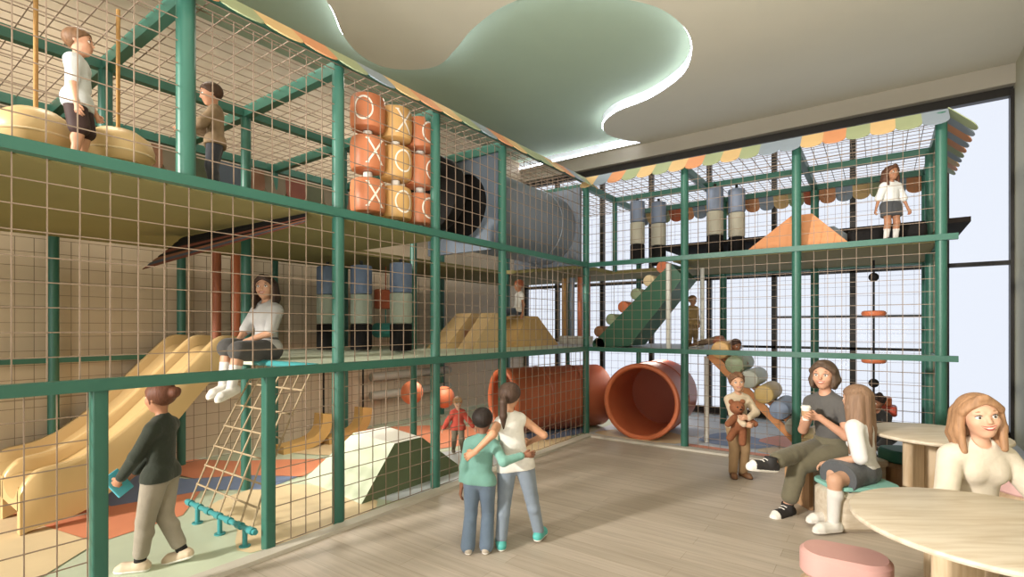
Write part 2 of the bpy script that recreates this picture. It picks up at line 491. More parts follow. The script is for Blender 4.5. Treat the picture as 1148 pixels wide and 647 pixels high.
        p1 = b0 + dr * .022 * h; d2 = (d * .9 + sd * .15 + pn * .35 * (fing + .4)).normalized(); p2 = p1 + d2 * .018 * h
        X.tube([b0, p1, p2, p2 + d2 * .006 * h], [.0085 * h, .008 * h, .0066 * h, .003 * h], 6)
    body = B.build(name, skin(skin_c), None, vox, 1, X)
    body.location = loc; body.rotation_euler = (0, 0, rz)
    tag(body, label, cat, group)
    # ---- face
    for sg in (1, -1):
        e = MB(); c = hp(sg * .152, .322, .012); n = 12; k = 14
        M = Matrix([hr, hf, hu]).transposed()
        for i in range(k):
            t0, t1_ = PI * i / k, PI * (i + 1) / k
            for j in range(n):
                a0, a1 = 2 * PI * j / n, 2 * PI * (j + 1) / n
                q = [M @ V((math.sin(t) * math.cos(a), math.cos(t), math.sin(t) * math.sin(a))) * .072 * hs + c for t, a in ((t0, a0), (t1_, a0), (t1_, a1), (t0, a1))]
                e.add(q, [(0, 1, 2, 3)], 1 if i < 2 else 0)
        e.build('eye', [mat('eye_white', '#e8e2da', .3), mat('iris' + eyec.strip('#'), eyec, .25, .02)], body, True)
        lb = MB()
        lb.tube([hp(sg * .06, .39, .125), hp(sg * .15, .375, .155), hp(sg * .24, .315, .125)], [.012 * hs, .018 * hs, .010 * hs], 6)
        lb.build('eyebrow', hair_mat('hair' + hair[1].strip('#'), hair[1]), body, True)
        ld = MB()
        ld.tube([hp(sg * .07, .375, .04), hp(sg * .155, .405, .072), hp(sg * .235, .345, .04)], [.010 * hs, .014 * hs, .008 * hs], 6)
        ld.build('eyelash', mat('lash', '#2a1c16', .6), body, True)
    mo = MB(); sm = 1.0 if h > 1.35 else .72
    def arc(y, z, wd, c): return [hp(x * wd, y - .035 * abs(x) ** 2, z + c * x * x) for x in (-1, -.6, -.2, .2, .6, 1)]
    if smile:
        mo.tube(arc(.3955, -.252, .165, .075), [.006 * hs, .022 * hs * sm, .030 * hs * sm, .030 * hs * sm, .022 * hs * sm, .006 * hs], 6, 1)
        mo.tube(arc(.408, -.218, .18, .055), [.009 * hs, .014 * hs, .017 * hs, .017 * hs, .014 * hs, .009 * hs], 6, 0)
        mo.tube(arc(.408, -.286, .17, .115), [.008 * hs, .017 * hs, .022 * hs, .022 * hs, .017 * hs, .008 * hs], 6, 0)
    else:
        mo.tube(arc(.40, -.236, .11, .01), [.008 * hs, .014 * hs, .017 * hs, .017 * hs, .014 * hs, .008 * hs], 6, 0)
        mo.tube(arc(.40, -.266, .10, .01), [.008 * hs, .014 * hs, .018 * hs, .018 * hs, .014 * hs, .008 * hs], 6, 0)
    mo.build('mouth', [mat('lips' + lip.strip('#'), lip, .45), mat('teeth', '#dcd3c8', .35)], body, True)
    # ---- hair
    HF = Field(); st = hair[0]; hm = hair_mat('hair' + hair[1].strip('#'), hair[1])
    g = .05 if st != 'short' else .045
    HF.ell(hp(0, -.06, .13), ((.39 + g) * hs, (.46 + g) * hs, (.39 + g) * hs), HM, .01)
    if st == 'messy':
        rnd = random.Random(3)
        for i in range(26):
            a = rnd.uniform(0, 2 * PI); z = rnd.uniform(-.05, .95); q = math.sqrt(max(0, 1 - z * z))
            HF.ell(hp(.40 * q * math.cos(a), -.06 + .46 * q * math.sin(a), .13 + .42 * z), (.11 * hs,) * 3, None, .012)
    cp = hp(0, .36, .27); HF.cut(cp, hf * .69 - hu * .72)
    HF.ell(hp(0, .40, -.10), (.30 * hs, .30 * hs, .42 * hs), HM, 0, sub=True)
    nape = -.42
    if st in ('short', 'messy', 'pony', 'bun', 'fringe'):
        HF.cut(hp(0, 0, nape), -hu)
    if st in ('long', 'longback', 'bob'):
        Lz = {'long': -1.15, 'longback': -1.75, 'bob': -.80}[st]
        if len(hair) > 2: Lz = hair[2]
        dn = V((0, 0, -1)) * .75 - hu * .25
        nw = .84 if Lz > -.5 else (1.12 if st == 'longback' else 1.0)
        for x, y, r in ((-.36, -.05, .15), (-.30, -.26, .19), (-.12, -.38, .2), (.12, -.38, .2), (.30, -.26, .19), (.36, -.05, .15)):
            x *= nw; a = hp(x, y, .1); lz = Lz + (.1 if abs(x) > .33 else 0)
            b = a + dn * (.1 - lz) * .55 * hs + (hr * x * .25 - hf * .02) * hs
            c = a + dn * (.1 - lz) * hs + (hr * x * (.15 if st != 'longback' else .05) - hf * (.06 if st != 'bob' else -.02)) * hs
            HF.cap(a, b, r * hs, r * hs, 1, None, .015); HF.cap(b, c, r * hs, r * .62 * hs, 1, None, .015)
        for sg in (1, -1):
            fwdl = .12 if st != 'longback' else -.05
            a = hp(sg * .385 * nw, .08, .12); b = a + dn * .42 * hs + hr * sg * .045 * hs * nw; c = a + dn * (.1 - Lz) * .95 * hs + (hr * sg * .02 + hf * fwdl) * hs
            HF.cap(a, b, .09 * hs, .10 * hs, 1, None, .015); HF.cap(b, c, .10 * hs, .075 * hs, 1, None, .015)
            if st != 'longback': HF.cap(hp(sg * .06, .34, .47), hp(sg * .37, .16, .16), .085 * hs, .09 * hs, 1, None, .02)
    if st == 'fringe':
        for x in (-.24, -.12, 0, .12, .24):
            HF.cap(hp(x, .30, .42), hp(x * 1.15, .41, .17), .09 * hs, .06 * hs, 1, None, .015)
    if st == 'pony':
        a = hp(0, -.5, .10); b = hp(0, -.66, -.15); c = hp(.03, -.62, -.7); d = hp(.05, -.55, -1.2)
        HF.cap(hp(0, -.42, .12), a, .12 * hs, .09 * hs, 1, None, .01); HF.cap(a, b, .09 * hs, .15 * hs, 1, None, .01)
        HF.cap(b, c, .15 * hs, .15 * hs, 1, None, .01); HF.cap(c, d, .15 * hs, .05 * hs, 1, None, .01)
    if st == 'bun':
        HF.ell(hp(0, -.56, .16), (.19 * hs,) * 3, None, .012); HF.ell(hp(.08, -.6, .22), (.12 * hs,) * 3, None, .012)
        for sg in (1, -1): HF.cap(hp(sg * .37, .05, .1), hp(sg * .38, .03, -.2), .06 * hs, .02 * hs, 1, None, .012)
    ho = HF.build('hair', hm, body, max(vox * .8, .0045), 1)
    if st == 'pony':
        t = MB(); a = hp(0, -.505, .10); t.tube([a + (hr * math.cos(q) + hu * math.sin(q)) * .095 * hs for q in np.linspace(0, 2 * PI, 11)[:-1]], .025 * hs, 6, closed=True)
        t.build('hair_tie', mat('tie', '#d8d4c8', .6), ho, True)
    # ---- clothes
    if bottom:
        bm_, ln, off, fl = bottom
        F = Field()
        F.cap(P - rt * .035 * h * w + up * .01 * h, P + rt * .035 * h * w + up * .01 * h, .062 * h * w + off * h, None, .9, fw, .02)
        F.cap(P + up * .02 * h, P + up * .08 * h, .076 * h * w + off * h, .072 * h * w + off * h, .74, fw, .02)
        for s in 'RL': leg(F, s, off * h, ln, .012, fl)
        F.cut(P + up * .085 * h, up)
        F.build('trousers' if ln > 1.2 else 'shorts', bm_, body, vox)
    if skirt:
        sm_, fr, fl = skirt; F = Field()
        mk = (KN['R'] + KN['L']) * .5; half = (KN['R'] - KN['L']).length * .5
        F.cap(P + up * .02 * h, P + up * .08 * h, .080 * h * w, .074 * h * w, .78, fw, .02)
        F.cap(P - rt * .035 * h * w, P + rt * .035 * h * w, .075 * h * w, None, .95, fw, .02)
        for s in 'RL':
            F.cap(HJ[s], HJ[s].lerp(KN[s], fr), .068 * h, (.058 + fl) * h, 1, None, .05)
        F.cap(P, P.lerp(mk, fr), .07 * h, .07 * h + fl * h, .8, None if P.z > hipz * .9 else V((0, 0, 1)), .04)
        F.cut(P.lerp(mk, fr), (mk - P).normalized())
        F.cut(P + up * .085 * h, up)
        F.build('skirt', sm_, body, vox)
    if top:
        tm, sl, off, hem = top
        F = Field(); torso(F, off * h, .025)
        if hem < 0:
            F.cap(P - rt * .035 * h * w, P + rt * .035 * h * w, .060 * h * w + off * h, None, .92, fw, .02)
            for s in 'RL': F.cap(HJ[s], HJ[s].lerp(KN[s], .2), .054 * h * w + off * h, None, 1, None, .03)
        if sl > 0:
            for s in 'RL': arm(F, s, off * h * .9, sl, .02, off * h * .9)
        F.cut(P + up * hem * h, -up)
        if sl > 0: F.cap(Nb - up * .03 * h, Nb - up * .012 * h, .04 * h, .036 * h, 1, None, .02)
        F.ell(Nb + up * .018 * h + sfw * .03 * h, (.038 * h, .045 * h, .034 * h), None, 0, sub=True)
        F.build('shirt' if sl < 1.3 else 'sweater', tm, body, vox)
    if socks:
        sm_, fr = socks
        for s in 'RL':
            F = Field(); F.cap(KN[s].lerp(AN[s], 1 - fr), AN[s], (.023 + .014 * fr) * h + .004, .025 * h + .004, 1, None, .01)
            if fr > .5: F.ell(KN[s].lerp(AN[s], .32) - fw * .008 * h, (.034 * h + .004,) * 3, None, .015)
            F.cut(KN[s].lerp(AN[s], 1 - fr), (KN[s] - AN[s]).normalized())
            F.build('sock', sm_, body, vox)
    if shoes:
        sm_, so_, hi = shoes
        for s in 'RL':
            t, u = TOE[s], SUP[s]
            hl = AN[s] - t * .024 * h - u * .018 * h; bl = AN[s] + t * .075 * h - u * .022 * h; tp = AN[s] + t * .098 * h - u * .028 * h
            sd = t.cross(u); base = AN[s] - u * .045 * h
            def shoe(F, o):
                F.cap(hl, bl, .030 * h + o, .030 * h + o, 1, None, .01); F.cap(bl, tp, .030 * h + o, .024 * h + o, 1, None, .01)
            F = Field(); shoe(F, 0); F.cap(AN[s] - u * .01 * h, AN[s] + (u * hi - t * .006) * h, .032 * h, .029 * h, 1, None, .012)
            F.cut(base + u * .008 * h, -u); F.cut(AN[s] + u * hi * h, u)
            so = F.build('shoe', sm_, body, vox * .85)
            G = Field(); shoe(G, .003); G.cut(base, -u); G.cut(base + u * .014 * h, u)
            G.build('sole', so_, so, vox * .85, 0)
            if sm_.name.startswith('canvas'):
                G = Field(); G.cap(bl + t * .008 * h, tp, .031 * h, .026 * h, 1, None, .01); G.cut(base + u * .010 * h, -u); G.cut(bl + t * .012 * h, -t); G.build('toe_cap', so_, so, vox * .8, 0)
                lc = MB()
                for q in (.012, .030, .048): c0 = AN[s] + t * (.012 + q) * h + u * (.020 - q * .42) * h; lc.tube([c0 - sd * .016 * h, c0 + u * .004 * h, c0 + sd * .016 * h], .0028 * h, 5)
                lc.build('laces', so_, so)
    body['_j'] = 0
    del body['_j']
    return body, dict(WR=WR, EL=EL, SH=SH, Hc=Hc, hs=hs, P=P, KN=KN, AN=AN, hp=hp)
# ------------------------------------------------------------------ materials of the place
GREEN = mat('green_paint', '#2b6656', .38, .04, 3, spec=.4)
WIRE = mat('mesh_wire', '#8d7865', .5, .08, 10, spec=.3)
BLACK = mat('black_metal', '#26221d', .45, .05, 8)
DKVINYL = mat('black_vinyl', '#1b1919', .7, .1, 6, spec=.15)
YEL = mat('yellow_vinyl', '#d2b074', .42, .05, 3)
SLIDEM = mat('slide_yellow', '#cfaa6a', .32, .05, 2, spec=.45)
ORA = mat('orange_vinyl', '#cf6a36', .4, .05, 4)
ORA2 = mat('orange_foam', '#d98a4c', .5, .05, 4)
MINT = mat('mint_vinyl', '#bcc8ac', .45, .04, 3)
SAGE = mat('sage_vinyl', '#93a17c', .45, .05, 3)
OLIVE = mat('olive_board', '#80763f', .8, .05, 2)
BLUEG = mat('blue_grey_vinyl', '#8593a6', .45, .05, 4)
BLUE = mat('blue_foam', '#6f83a8', .5, .05, 4)
SAND = mat('sand_foam', '#dcc394', .55, .05, 4)
PALE = mat('pale_blue_foam', '#c3cbd2', .5, .04, 4)
WHITE = mat('white_paint', '#dedbd2', .5, .03, 4)
DKGREEN = mat('dark_green_vinyl', '#33644c', .42, .06, 3)
DKSAGE = mat('dark_sage_vinyl', '#5d6a48', .5, .05, 3)
TEAL = mat('teal_paint', '#2c8f92', .35, .05, 4)
ROPE = mat('tan_rope', '#a8926f', .7, .12, 40)
BROWN = mat('brown_vinyl', '#8a5a35', .5, .08, 5)
AW = {'g': mat('awning_green', '#98a377', .6, .04, 6), 'o': mat('awning_orange', '#d48a53', .6, .04, 6), 't': mat('awning_tan', '#d3ad6e', .6, .04, 6), 'b': mat('awning_blue', '#8795a3', .6, .04, 6), 'r': mat('awning_red', '#b9572f', .6, .04, 6)}

# ------------------------------------------------------------------ room shell
FLOORM = brick_mat('oak_planks', '#beb2a4', '#b1a596', '#a0937f', 1.5, .15, .0022, (0, 0, 0), .37, .42, (.5, 9, 1))
m = MB(); m.add([(0, -12, 0), (5.06, -12, 0), (5.06, 2.95, 0), (0, 2.95, 0)], [(0, 1, 2, 3)])
struct(m.build('floor', FLOORM))
# padded play floor: one surface, coloured shapes inlaid a few millimetres apart
PF = MB(); PFM = [MINT, SAND, ORA2, BLUE, PALE, mat('orange_floor', '#dd8458', .5, .04, 3), mat('dark_blue_foam', '#4f5f78', .5, .05, 4)]
PF.bb((-3.1, -12, -.02), (0, 2.95, .012), 0); PF.bb((0, .0, -.02), (5.06, 2.95, .012), 4)
def patch(poly, mi, z): PF.flat(crom([(x, y, 0) for x, y in poly], 4, True), z, mi)
patch([(-.02, -5.0), (-.02, -3.9), (-.7, -3.75), (-1.4, -4.1), (-1.25, -4.75), (-.65, -4.8)], 1, .016)
PF.flat([(-3.1, -5.95), (-1.85, -5.72), (-1.1, -5.57), (-1.2, -4.97), (-1.75, -4.6), (-2.1, -4.72), (-2.1, -5.2), (-3.1, -5.4)], .016, 5)
PF.flat([(-2.9, -5.3), (-1.95, -5.25), (-1.75, -4.55), (-1.3, -4.2), (-1.45, -3.75), (-2.0, -3.9), (-2.3, -4.5), (-2.9, -4.7)], .018, 3)
PF.flat([(-3.1, -4.6), (-2.25, -4.45), (-1.9, -4.05), (-1.4, -3.75), (-1.75, -3.1), (-2.3, -3.55), (-2.6, -3.85), (-3.1, -4.1)], .020, 5)
PF.flat([(-3.0, -9), (-.9, -9), (-.75, -5.95), (-1.1, -5.58), (-1.85, -5.72), (-3.0, -5.9)], .018, 1)
PF.flat([(-2.6, -9), (-1.6, -9), (-1.7, -6.1), (-2.4, -6.0)], .021, 0)
patch([(-.03, -3.7), (-.03, -1.9), (-.5, -1.6), (-1.0, -2.2), (-1.3, -3.2)], 4, .017)
patch([(-1.5, -2.5), (-.9, -1.3), (-1.4, -.6), (-2.4, -1.0), (-2.9, -2.0)], 5, .019)
patch([(-2.9, -3.2), (-1.9, -3.0), (-1.7, -2.2), (-2.9, -2.0)], 1, .018)
patch([(-.02, -1.7), (-.02, -.4), (-.6, -.2), (-.8, -1.0)], 1, .02)
patch([(-.35, -.9), (-.05, .1), (-.6, .4), (-.9, -.4)], 3, .022)
patch([(.1, .08), (1.3, .08), (1.2, .7), (.5, .8)], 1, .018)
PF.flat([(1.46, .05), (4.0, .05), (4.0, .17), (1.46, .2)], .019, 5)
patch([(1.5, .5), (2.2, .4), (2.4, .9), (1.7, 1.3)], 3, .018)
patch([(2.2, .9), (3.0, .7), (3.2, 1.3), (2.5, 1.6)], 5, .02)
patch([(2.3, .3), (3.0, .25), (3.1, .6), (2.5, .7)], 1, .017)
struct(PF.build('floor_play_mat', PFM))
KERB = mat('kerb_stone', '#bdb6a8', .6, .04, 6)
m = MB(); m.bb((.035, -12, 0), (.15, -.15, .028)); m.bb((.035, -.15, 0), (5.05, -.035, .028)); struct(m.build('trim_1', KERB))
# walls
PANEL = brick_mat('tan_wall_panels', '#c8b498', '#c2ad90', '#97846a', .9, .46, .008, (PI / 2, 0, PI / 2), 0.0, .55, None)
m = MB(); m.bb((-3.25, -12, 0), (-3.12, 3.05, 5.7)); struct(m.build('wall_left', PANEL))
m = MB(); m.bb((1.2, -12.15, 0), (5.2, -12, 5.7)); m.bb((-3.25, -12.15, 4.7), (1.2, -12, 5.7)); struct(m.build('wall_light_block', mat('beige_plaster', '#b8ad98', .7, .03, 2)))  # unseen wall added to block sky light, left open for the key
m = MB(); m.bb((5.06, -12, 0), (5.2, 3.05, 5.7)); struct(m.build('wall_right', mat('sage_plaster', '#b9b79c', .6, .03, 2)))
m = MB(); m.bb((-3.12, 2.90, 0), (5.06, 2.96, .10)); struct(m.build('baseboard_back', BLACK))
# window wall: bays between dark mullions
GL = glass_mat(); MX = [-3.12, -2.26, -1.165, -.104, 1.0, 2.083, 3.21, 4.341, 5.05]
for i in range(len(MX) - 1):
    a, b = MX[i], MX[i + 1]; f = MB()
    f.bb((a - .04, 2.92, .05), (a + .04, 3.02, 4.88)) if i else f.bb((a, 2.92, .05), (a + .06, 3.02, 4.88))
    if i == len(MX) - 2: f.bb((b - .03, 2.88, .05), (b + .01, 3.02, 4.88))
    f.bb((a, 2.90, 4.80), (b, 3.02, 4.92)); f.bb((a, 2.92, 2.47), (b, 3.02, 2.53)); f.bb((a, 2.92, .05), (b, 3.02, .14))
    f.bb((a, 2.92, 1.24), (b, 3.02, 1.28)) if i != len(MX) - 2 else None
    if i in (5, 6): f.bb((a, 2.93, 1.76), (b, 3.01, 1.79))
    fo = struct(f.build('window_%d' % (i + 1), BLACK))
    g = MB(); g.bb((a + .03, 2.975, .1), (b - .03, 2.985, 4.85)); g.build('window_pane', GL, fo)
# ceiling: beige plane with a flowing recess that shows the green plane above; light runs along the recess edge
CEIL = mat('beige_ceiling', '#c4bda8', .75, .02, 1.5)
edge = crom([(-.9, -12.0, 0), (-.95, -6.0, 0), (-1.10, -4.3, 0), (-1.38, -3.48, 0), (-1.80, -2.95, 0), (-2.0, -2.55, 0), (-2.0, -2.15, 0), (-1.72, -1.85, 0), (-1.35, -1.74, 0), (-.90, -1.90, 0), (-.39, -2.13, 0), (.2, -2.25, 0), (.75, -2.12, 0), (1.25, -1.62, 0), (1.56, -1.15, 0), (1.66, -.55, 0), (1.55, 0, 0), (1.25, .52, 0), (.65, .93, 0), (0, 1.1, 0), (-.42, 1.45, 0), (-.56, 1.9, 0), (-.46, 2.3, 0), (-.226, 2.70, 0)], 8)
poly = [(p.x, p.y) for p in edge] + [(-3.12, 2.72), (-3.12, 2.95), (5.06, 2.95), (5.06, -12.0)]
m = MB(); m.flat(poly, 5.2); struct(m.build('ceiling', CEIL))
m = MB(); m.bb((-3.2, -12.05, 5.36), (5.1, 3.0, 5.42)); struct(m.build('ceiling_recess', mat('green_ceiling', '#91a48b', .75, .02, 1.5)))
e2 = edge + [V((-3.12, 2.72, 0))]
m = MB()
for a, b in zip(e2[:-1], e2[1:]): m.add([(a.x, a.y, 5.2), (b.x, b.y, 5.2), (b.x, b.y, 5.36), (a.x, a.y, 5.36)], [(0, 1, 2, 3)])
struct(m.build('trim_cove', emit_mat('cove_glow', '#e4e8f2', .30)))  # recess wall given its own glow, standing in for LED light on it
led = MB(); led.tube([(p.x, p.y, 5.225) for p in e2[8:]], .014, 5); struct(led.build('trim_cove_light', emit_mat('led_strip', '#eef2ff', 26.0)))
led = MB()
m = MB(); m.bb((-3.12, 2.80, 4.93), (5.06, 3.05, 5.21)); struct(m.build('trim_bulkhead', mat('bulkhead_paint', '#a59c8a', .75, .02, 1.5)))
m = MB(); m.bb((-3.12, -12.1, 5.19), (5.06, -11.98, 5.5)); struct(m.build('trim_ceiling_end', CEIL))

# ------------------------------------------------------------------ steel frame of the playground
WR_ = .0029; SP = .137
def wire_net(name, parent, o, u, w, un, wn, r=WR_, mat_=WIRE):
    """Square wire net on plane o + u*s + w*t; un, wn sizes in metres."""
    o, u, w = V(o), V(u), V(w); n = u.cross(w); m = MB()
    nu = max(1, round(un / SP)); nw = max(1, round(wn / SP))
    def wire(p, q, d):
        P = []
        for e in (p, q):
            for sa, sb in ((1, 1), (-1, 1), (-1, -1), (1, -1)): P.append(e + d * r * sa + n * r * sb)
        m.add(P, [(0, 1, 5, 4), (1, 2, 6, 5), (2, 3, 7, 6), (3, 0, 4, 7)])
    for i in range(nu + 1):
        p = o + u * (un * i / nu); wire(p, p + w * wn, u)
    for j in range(nw + 1):
        p = o + w * (wn * j / nw) + n * r * 1.2; wire(p, p + u * un, w)
    return m.build(name, mat_, parent)
def post(parent, x, y, z0, z1, r=.048):
    m = MB(); m.cyl((x, y, z0), (x, y, z1), r, 20); return m.build('post', GREEN, parent, True)
def sqpost(parent, x, y, z0, z1, s=.075):
    m = MB(); m.rbox((x, y, (z0 + z1) / 2), (s, s, z1 - z0), .012); return m.build('post', GREEN, parent, True, 30)
def beam(name, parent, a, b, s=.065, hgt=None):
    a, b = V(a), V(b); d = (b - a); c = (a + b) / 2; hgt = hgt or s
    m = MB(); sz = (d.length, s, hgt) if abs(d.x) > abs(d.y) else (s, d.length, hgt)
    m.box(c, sz); return m.build(name, GREEN, parent)
X3, Y3 = 4.073, 2.05
Z1, Z2, ZT = 1.28, 2.52, 3.70
LY = [-7.6, -6.5, -5.42, -4.30, -3.186, -2.085, 0.0]
FR = thing('play_frame', 'green steel frame with wire mesh of the long three-storey wing along the tan wall', 'climbing frame')
for y in LY[3:]: post(FR, 0, y, 0, ZT)
post(FR, 0, -5.42, Z2, ZT + .15, .055); post(FR, 0, -7.6, 0, ZT); post(FR, 0, -6.5, Z2, ZT)
sqpost(FR, .01, -5.867, 0, Z1); sqpost(FR, .01, -4.888, 0, Z1); sqpost(FR, .01, -7.0, 0, Z1)
for x in (-1.48, -2.95):
    for y in (-5.42, -4.30, -3.186, -2.085, 0, 2.05):
        if x == -1.48 and y in (-5.42,): post(FR, x, y, Z2, ZT); continue
        if x == -1.48 and y in (-3.186,): post(FR, x, y, Z2, ZT); continue
        post(FR, x, y, 0, ZT, .045)
post(FR, -2.95, -6.8, 0, ZT, .045)
for z in (Z1, Z2): beam('rail', FR, (.035, -7.6, z), (.035, .05, z), .066)
beam('rail', FR, (-.03, -7.6, ZT + .085), (-.03, .05, ZT + .085), .05)
for x in (-1.48, -2.95): beam('roof_beam', FR, (x, -7.6, ZT), (x, 2.05, ZT), .07, .09)
for y in LY: beam('roof_beam', FR, (-2.95, y, ZT), (0, y, ZT), .07, .10)
beam('rail', FR, (-2.95, -7.6, Z1), (-2.95, 2.05, Z1), .05)
B1 = [(-7.0, -5.867), (-4.888, -4.3), (-4.3, -3.186), (-3.186, -2.085), (-2.085, 0)]
for a, b in B1: wire_net('mesh_panel', FR, (.01, a + .05, .03), (0, 1, 0), (0, 0, 1), b - a - .1, Z1 - .06)
for a, b in zip(LY[:-1], LY[1:]):
    for z0, z1 in ((Z2, ZT),):
        wire_net('mesh_panel', FR, (.01, a + .02, z0 + .03), (0, 1, 0), (0, 0, 1), b - a - .04, z1 - z0 - .06)
    wire_net('roof_mesh', FR, (-2.95, a, ZT + .03), (1, 0, 0), (0, 1, 0), 2.95, b - a, .0032)
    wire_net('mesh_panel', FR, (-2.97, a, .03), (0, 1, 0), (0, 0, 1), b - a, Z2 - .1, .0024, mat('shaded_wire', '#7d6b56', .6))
wire_net('roof_mesh', FR, (-2.95, 0, ZT + .03), (1, 0, 0), (0, 1, 0), 2.95, 2.05, .0032)
wire_net('mesh_panel', FR, (-2.95, 2.05, .03), (1, 0, 0), (0, 0, 1), 2.95, ZT - .06, .0017)
for a, b in ((-7.6, -4.3), (-4.3, -3.186), (-3.186, -2.085), (-2.085, 0)): wire_net('mesh_panel', FR, (.01, a + .02, Z1 + .03), (0, 1, 0), (0, 0, 1), b - a - .04, Z2 - Z1 - .06)
FR2 = thing('play_frame', 'green steel frame with wire mesh of the shorter wing in front of the windows', 'climbing frame')
RX = [1.461, 2.767, X3]
for x in RX:
    post(FR2, x, 0, 0, ZT + (.1 if x == X3 else 0), .05); post(FR2, x, 2.05, 0, ZT, .055)
post(FR2, 0, 2.05, 0, ZT, .045); post(FR2, .0, 1.02, Z2, ZT, .04); post(FR2, X3 - .02, 1.02, 0, ZT, .055)
for z in (Z1, Z2): beam('rail', FR2, (-.02, -.035, z), (X3 + .13, -.035, z), .062)
for y, z in ((.03, ZT + .085), (1.02, ZT), (2.05, ZT)): beam('roof_beam', FR2, (0, y, z), (X3, y, z), .06, .06 if y < 1 else .08)
for x in [0] + RX: beam('roof_beam', FR2, (x, 0, ZT), (x, 2.05, ZT), .07, .09)
beam('rail', FR2, (0, 2.05, Z2 - .04), (X3, 2.05, Z2 - .04), .06); beam('rail', FR2, (X3, 0, Z1), (X3, 2.05, Z1), .05); beam('rail', FR2, (X3, 0, Z2 - .02), (X3, 2.05, Z2 - .02), .06)
for i, (a, b) in enumerate(zip([0] + RX[:-1], RX)):
    for k, (z0, z1) in enumerate(((0, Z1), (Z1, Z2), (Z2, ZT))):
        if i == 0 and k == 0: continue
        wire_net('mesh_panel', FR2, (a + .04, -.01, z0 + .03), (1, 0, 0), (0, 0, 1), b - a - .08, z1 - z0 - .05, .0025)
    wire_net('roof_mesh', FR2, (a, 0, ZT + .04), (1, 0, 0), (0, 1, 0), b - a, 2.05, .0032)
    wire_net('mesh_panel', FR2, (a, 2.05, .03), (1, 0, 0), (0, 0, 1), b - a, ZT - .06, .0017)
wire_net('mesh_panel', FR2, (X3, 0, .03), (0, 1, 0), (0, 0, 1), 2.05, ZT - .06, .002)

# ------------------------------------------------------------------ scalloped valances
def valance(name, label, top, bot, direc, length, seq, wd, mats=AW, single=False):
    """Row of sloping flaps with rounded lower ends; top/bot are points, direc the running direction."""
    root = thing(name, label, 'valance'); top, bot, d = V(top), V(bot), V(direc); fall = bot - top; n = d.cross(fall).normalized() * .004
    i = 0; s = 0.0
    while s < length - .02:
        w = min(wd, length - s); m = MB(); r = w / 2; ar = min(r * .8, .10) / fall.length
        out = [(0, 0), (w, 0), (w, 1 - ar)] + [(r + r * math.cos(a), 1 - ar + ar * math.sin(a)) for a in np.linspace(0, PI, 9)[1:-1]] + [(0, 1 - ar)]
        f = lambda u, t: top + d * (s + u) + fall * t
        m.prism(out, lambda u, t: f(u, t) + n, lambda u, t: f(u, t) - n)
        m.build('flap', mats[seq[i % len(seq)]], root)
        s += wd; i += 1
    return root
valance('awning_valance', 'striped scalloped valance along the roof of the wing before the windows', (-.02, .02, 3.84), (-.02, -.21, 3.63), (1, 0, 0), 4.15, 'tbogtgtogtgbbtogtgb', .2186)
valance('awning_valance', 'striped scalloped valance sloping out from the roof of the long wing', (-.02, -7.6, 3.84), (.21, -7.6, 3.63), (0, 1, 0), 7.62, 'gtobgtbogtogbtotgbotg', .29)
valance('awning_valance', 'fan of striped scallops over the free end of the window wing', (X3 + .055, -.02, 3.84), (X3 + .29, -.02, 3.60), (0, 1, 0), 2.1, 'gbobogbtog', .21)
valance('awning_valance', 'row of hanging scallops behind the girl on the upper deck, facing the windows', (X3, 2.12, 3.74), (X3, 2.34, 3.50), (-1, 0, 0), 4.1, 'obgtborgtb', .21)
valance('awning_valance', 'dim scallops behind the yellow swings at the top of the tan wall', (-2.93, -7.4, 3.62), (-2.90, -7.4, 3.32), (0, 1, 0), 7.3, 'okgbokrgk', .29, {'k': mat('dim_tan', '#6d614c', .7), 'o': mat('dim_rust', '#7d5236', .7), 'g': mat('dim_green', '#4d5237', .7), 'b': mat('dim_blue', '#46505c', .7), 'r': mat('dim_red', '#7a3c28', .7)})  # awning colours darkened to put shade into this rear row
DA = {'k': DKVINYL, 'r': mat('dim_red', '#7a3c28', .7), 'g': mat('dim_green', '#4d5237', .7), 'b': mat('dim_blue', '#46505c', .7), 'o': mat('dim_orange', '#8a5232', .7)}  # darkened colours stand in for shade on the canopy's underside
def inner_canopy():
    root = thing('inner_canopy', 'dark striped canopy hanging under the olive deck above the yellow slide', 'canopy', (-1.0, -4.7, 2.43)); O = V((1.0, 4.7, -2.43))
    A = (V((.0, -4.585, 2.475)), V((-1.86, -4.70, 2.47))); B = (V((-.02, -4.59, 2.40)), V((-2.12, -4.95, 2.15)))
    n = 8
    for k in range(n):
        t0, t1 = k / n, (k + 1) / n; a0, a1 = A[0].lerp(B[0], t0), A[0].lerp(B[0], t1); b0, b1 = A[1].lerp(B[1], t0), A[1].lerp(B[1], t1)
        mid = (b0 + b1) / 2; d = (b0 - a0).normalized(); r = (b1 - b0).length / 2; m = MB()
        out = [a1, a0] + [b0 + (b1 - b0) * (.5 - .5 * math.cos(q)) + d * r * 1.4 * math.sin(q) for q in np.linspace(0, PI, 8)]
        sag = V((0, .0, .0)); th = V((0, .006, .002))
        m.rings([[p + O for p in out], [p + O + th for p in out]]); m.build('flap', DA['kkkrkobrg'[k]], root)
inner_canopy()

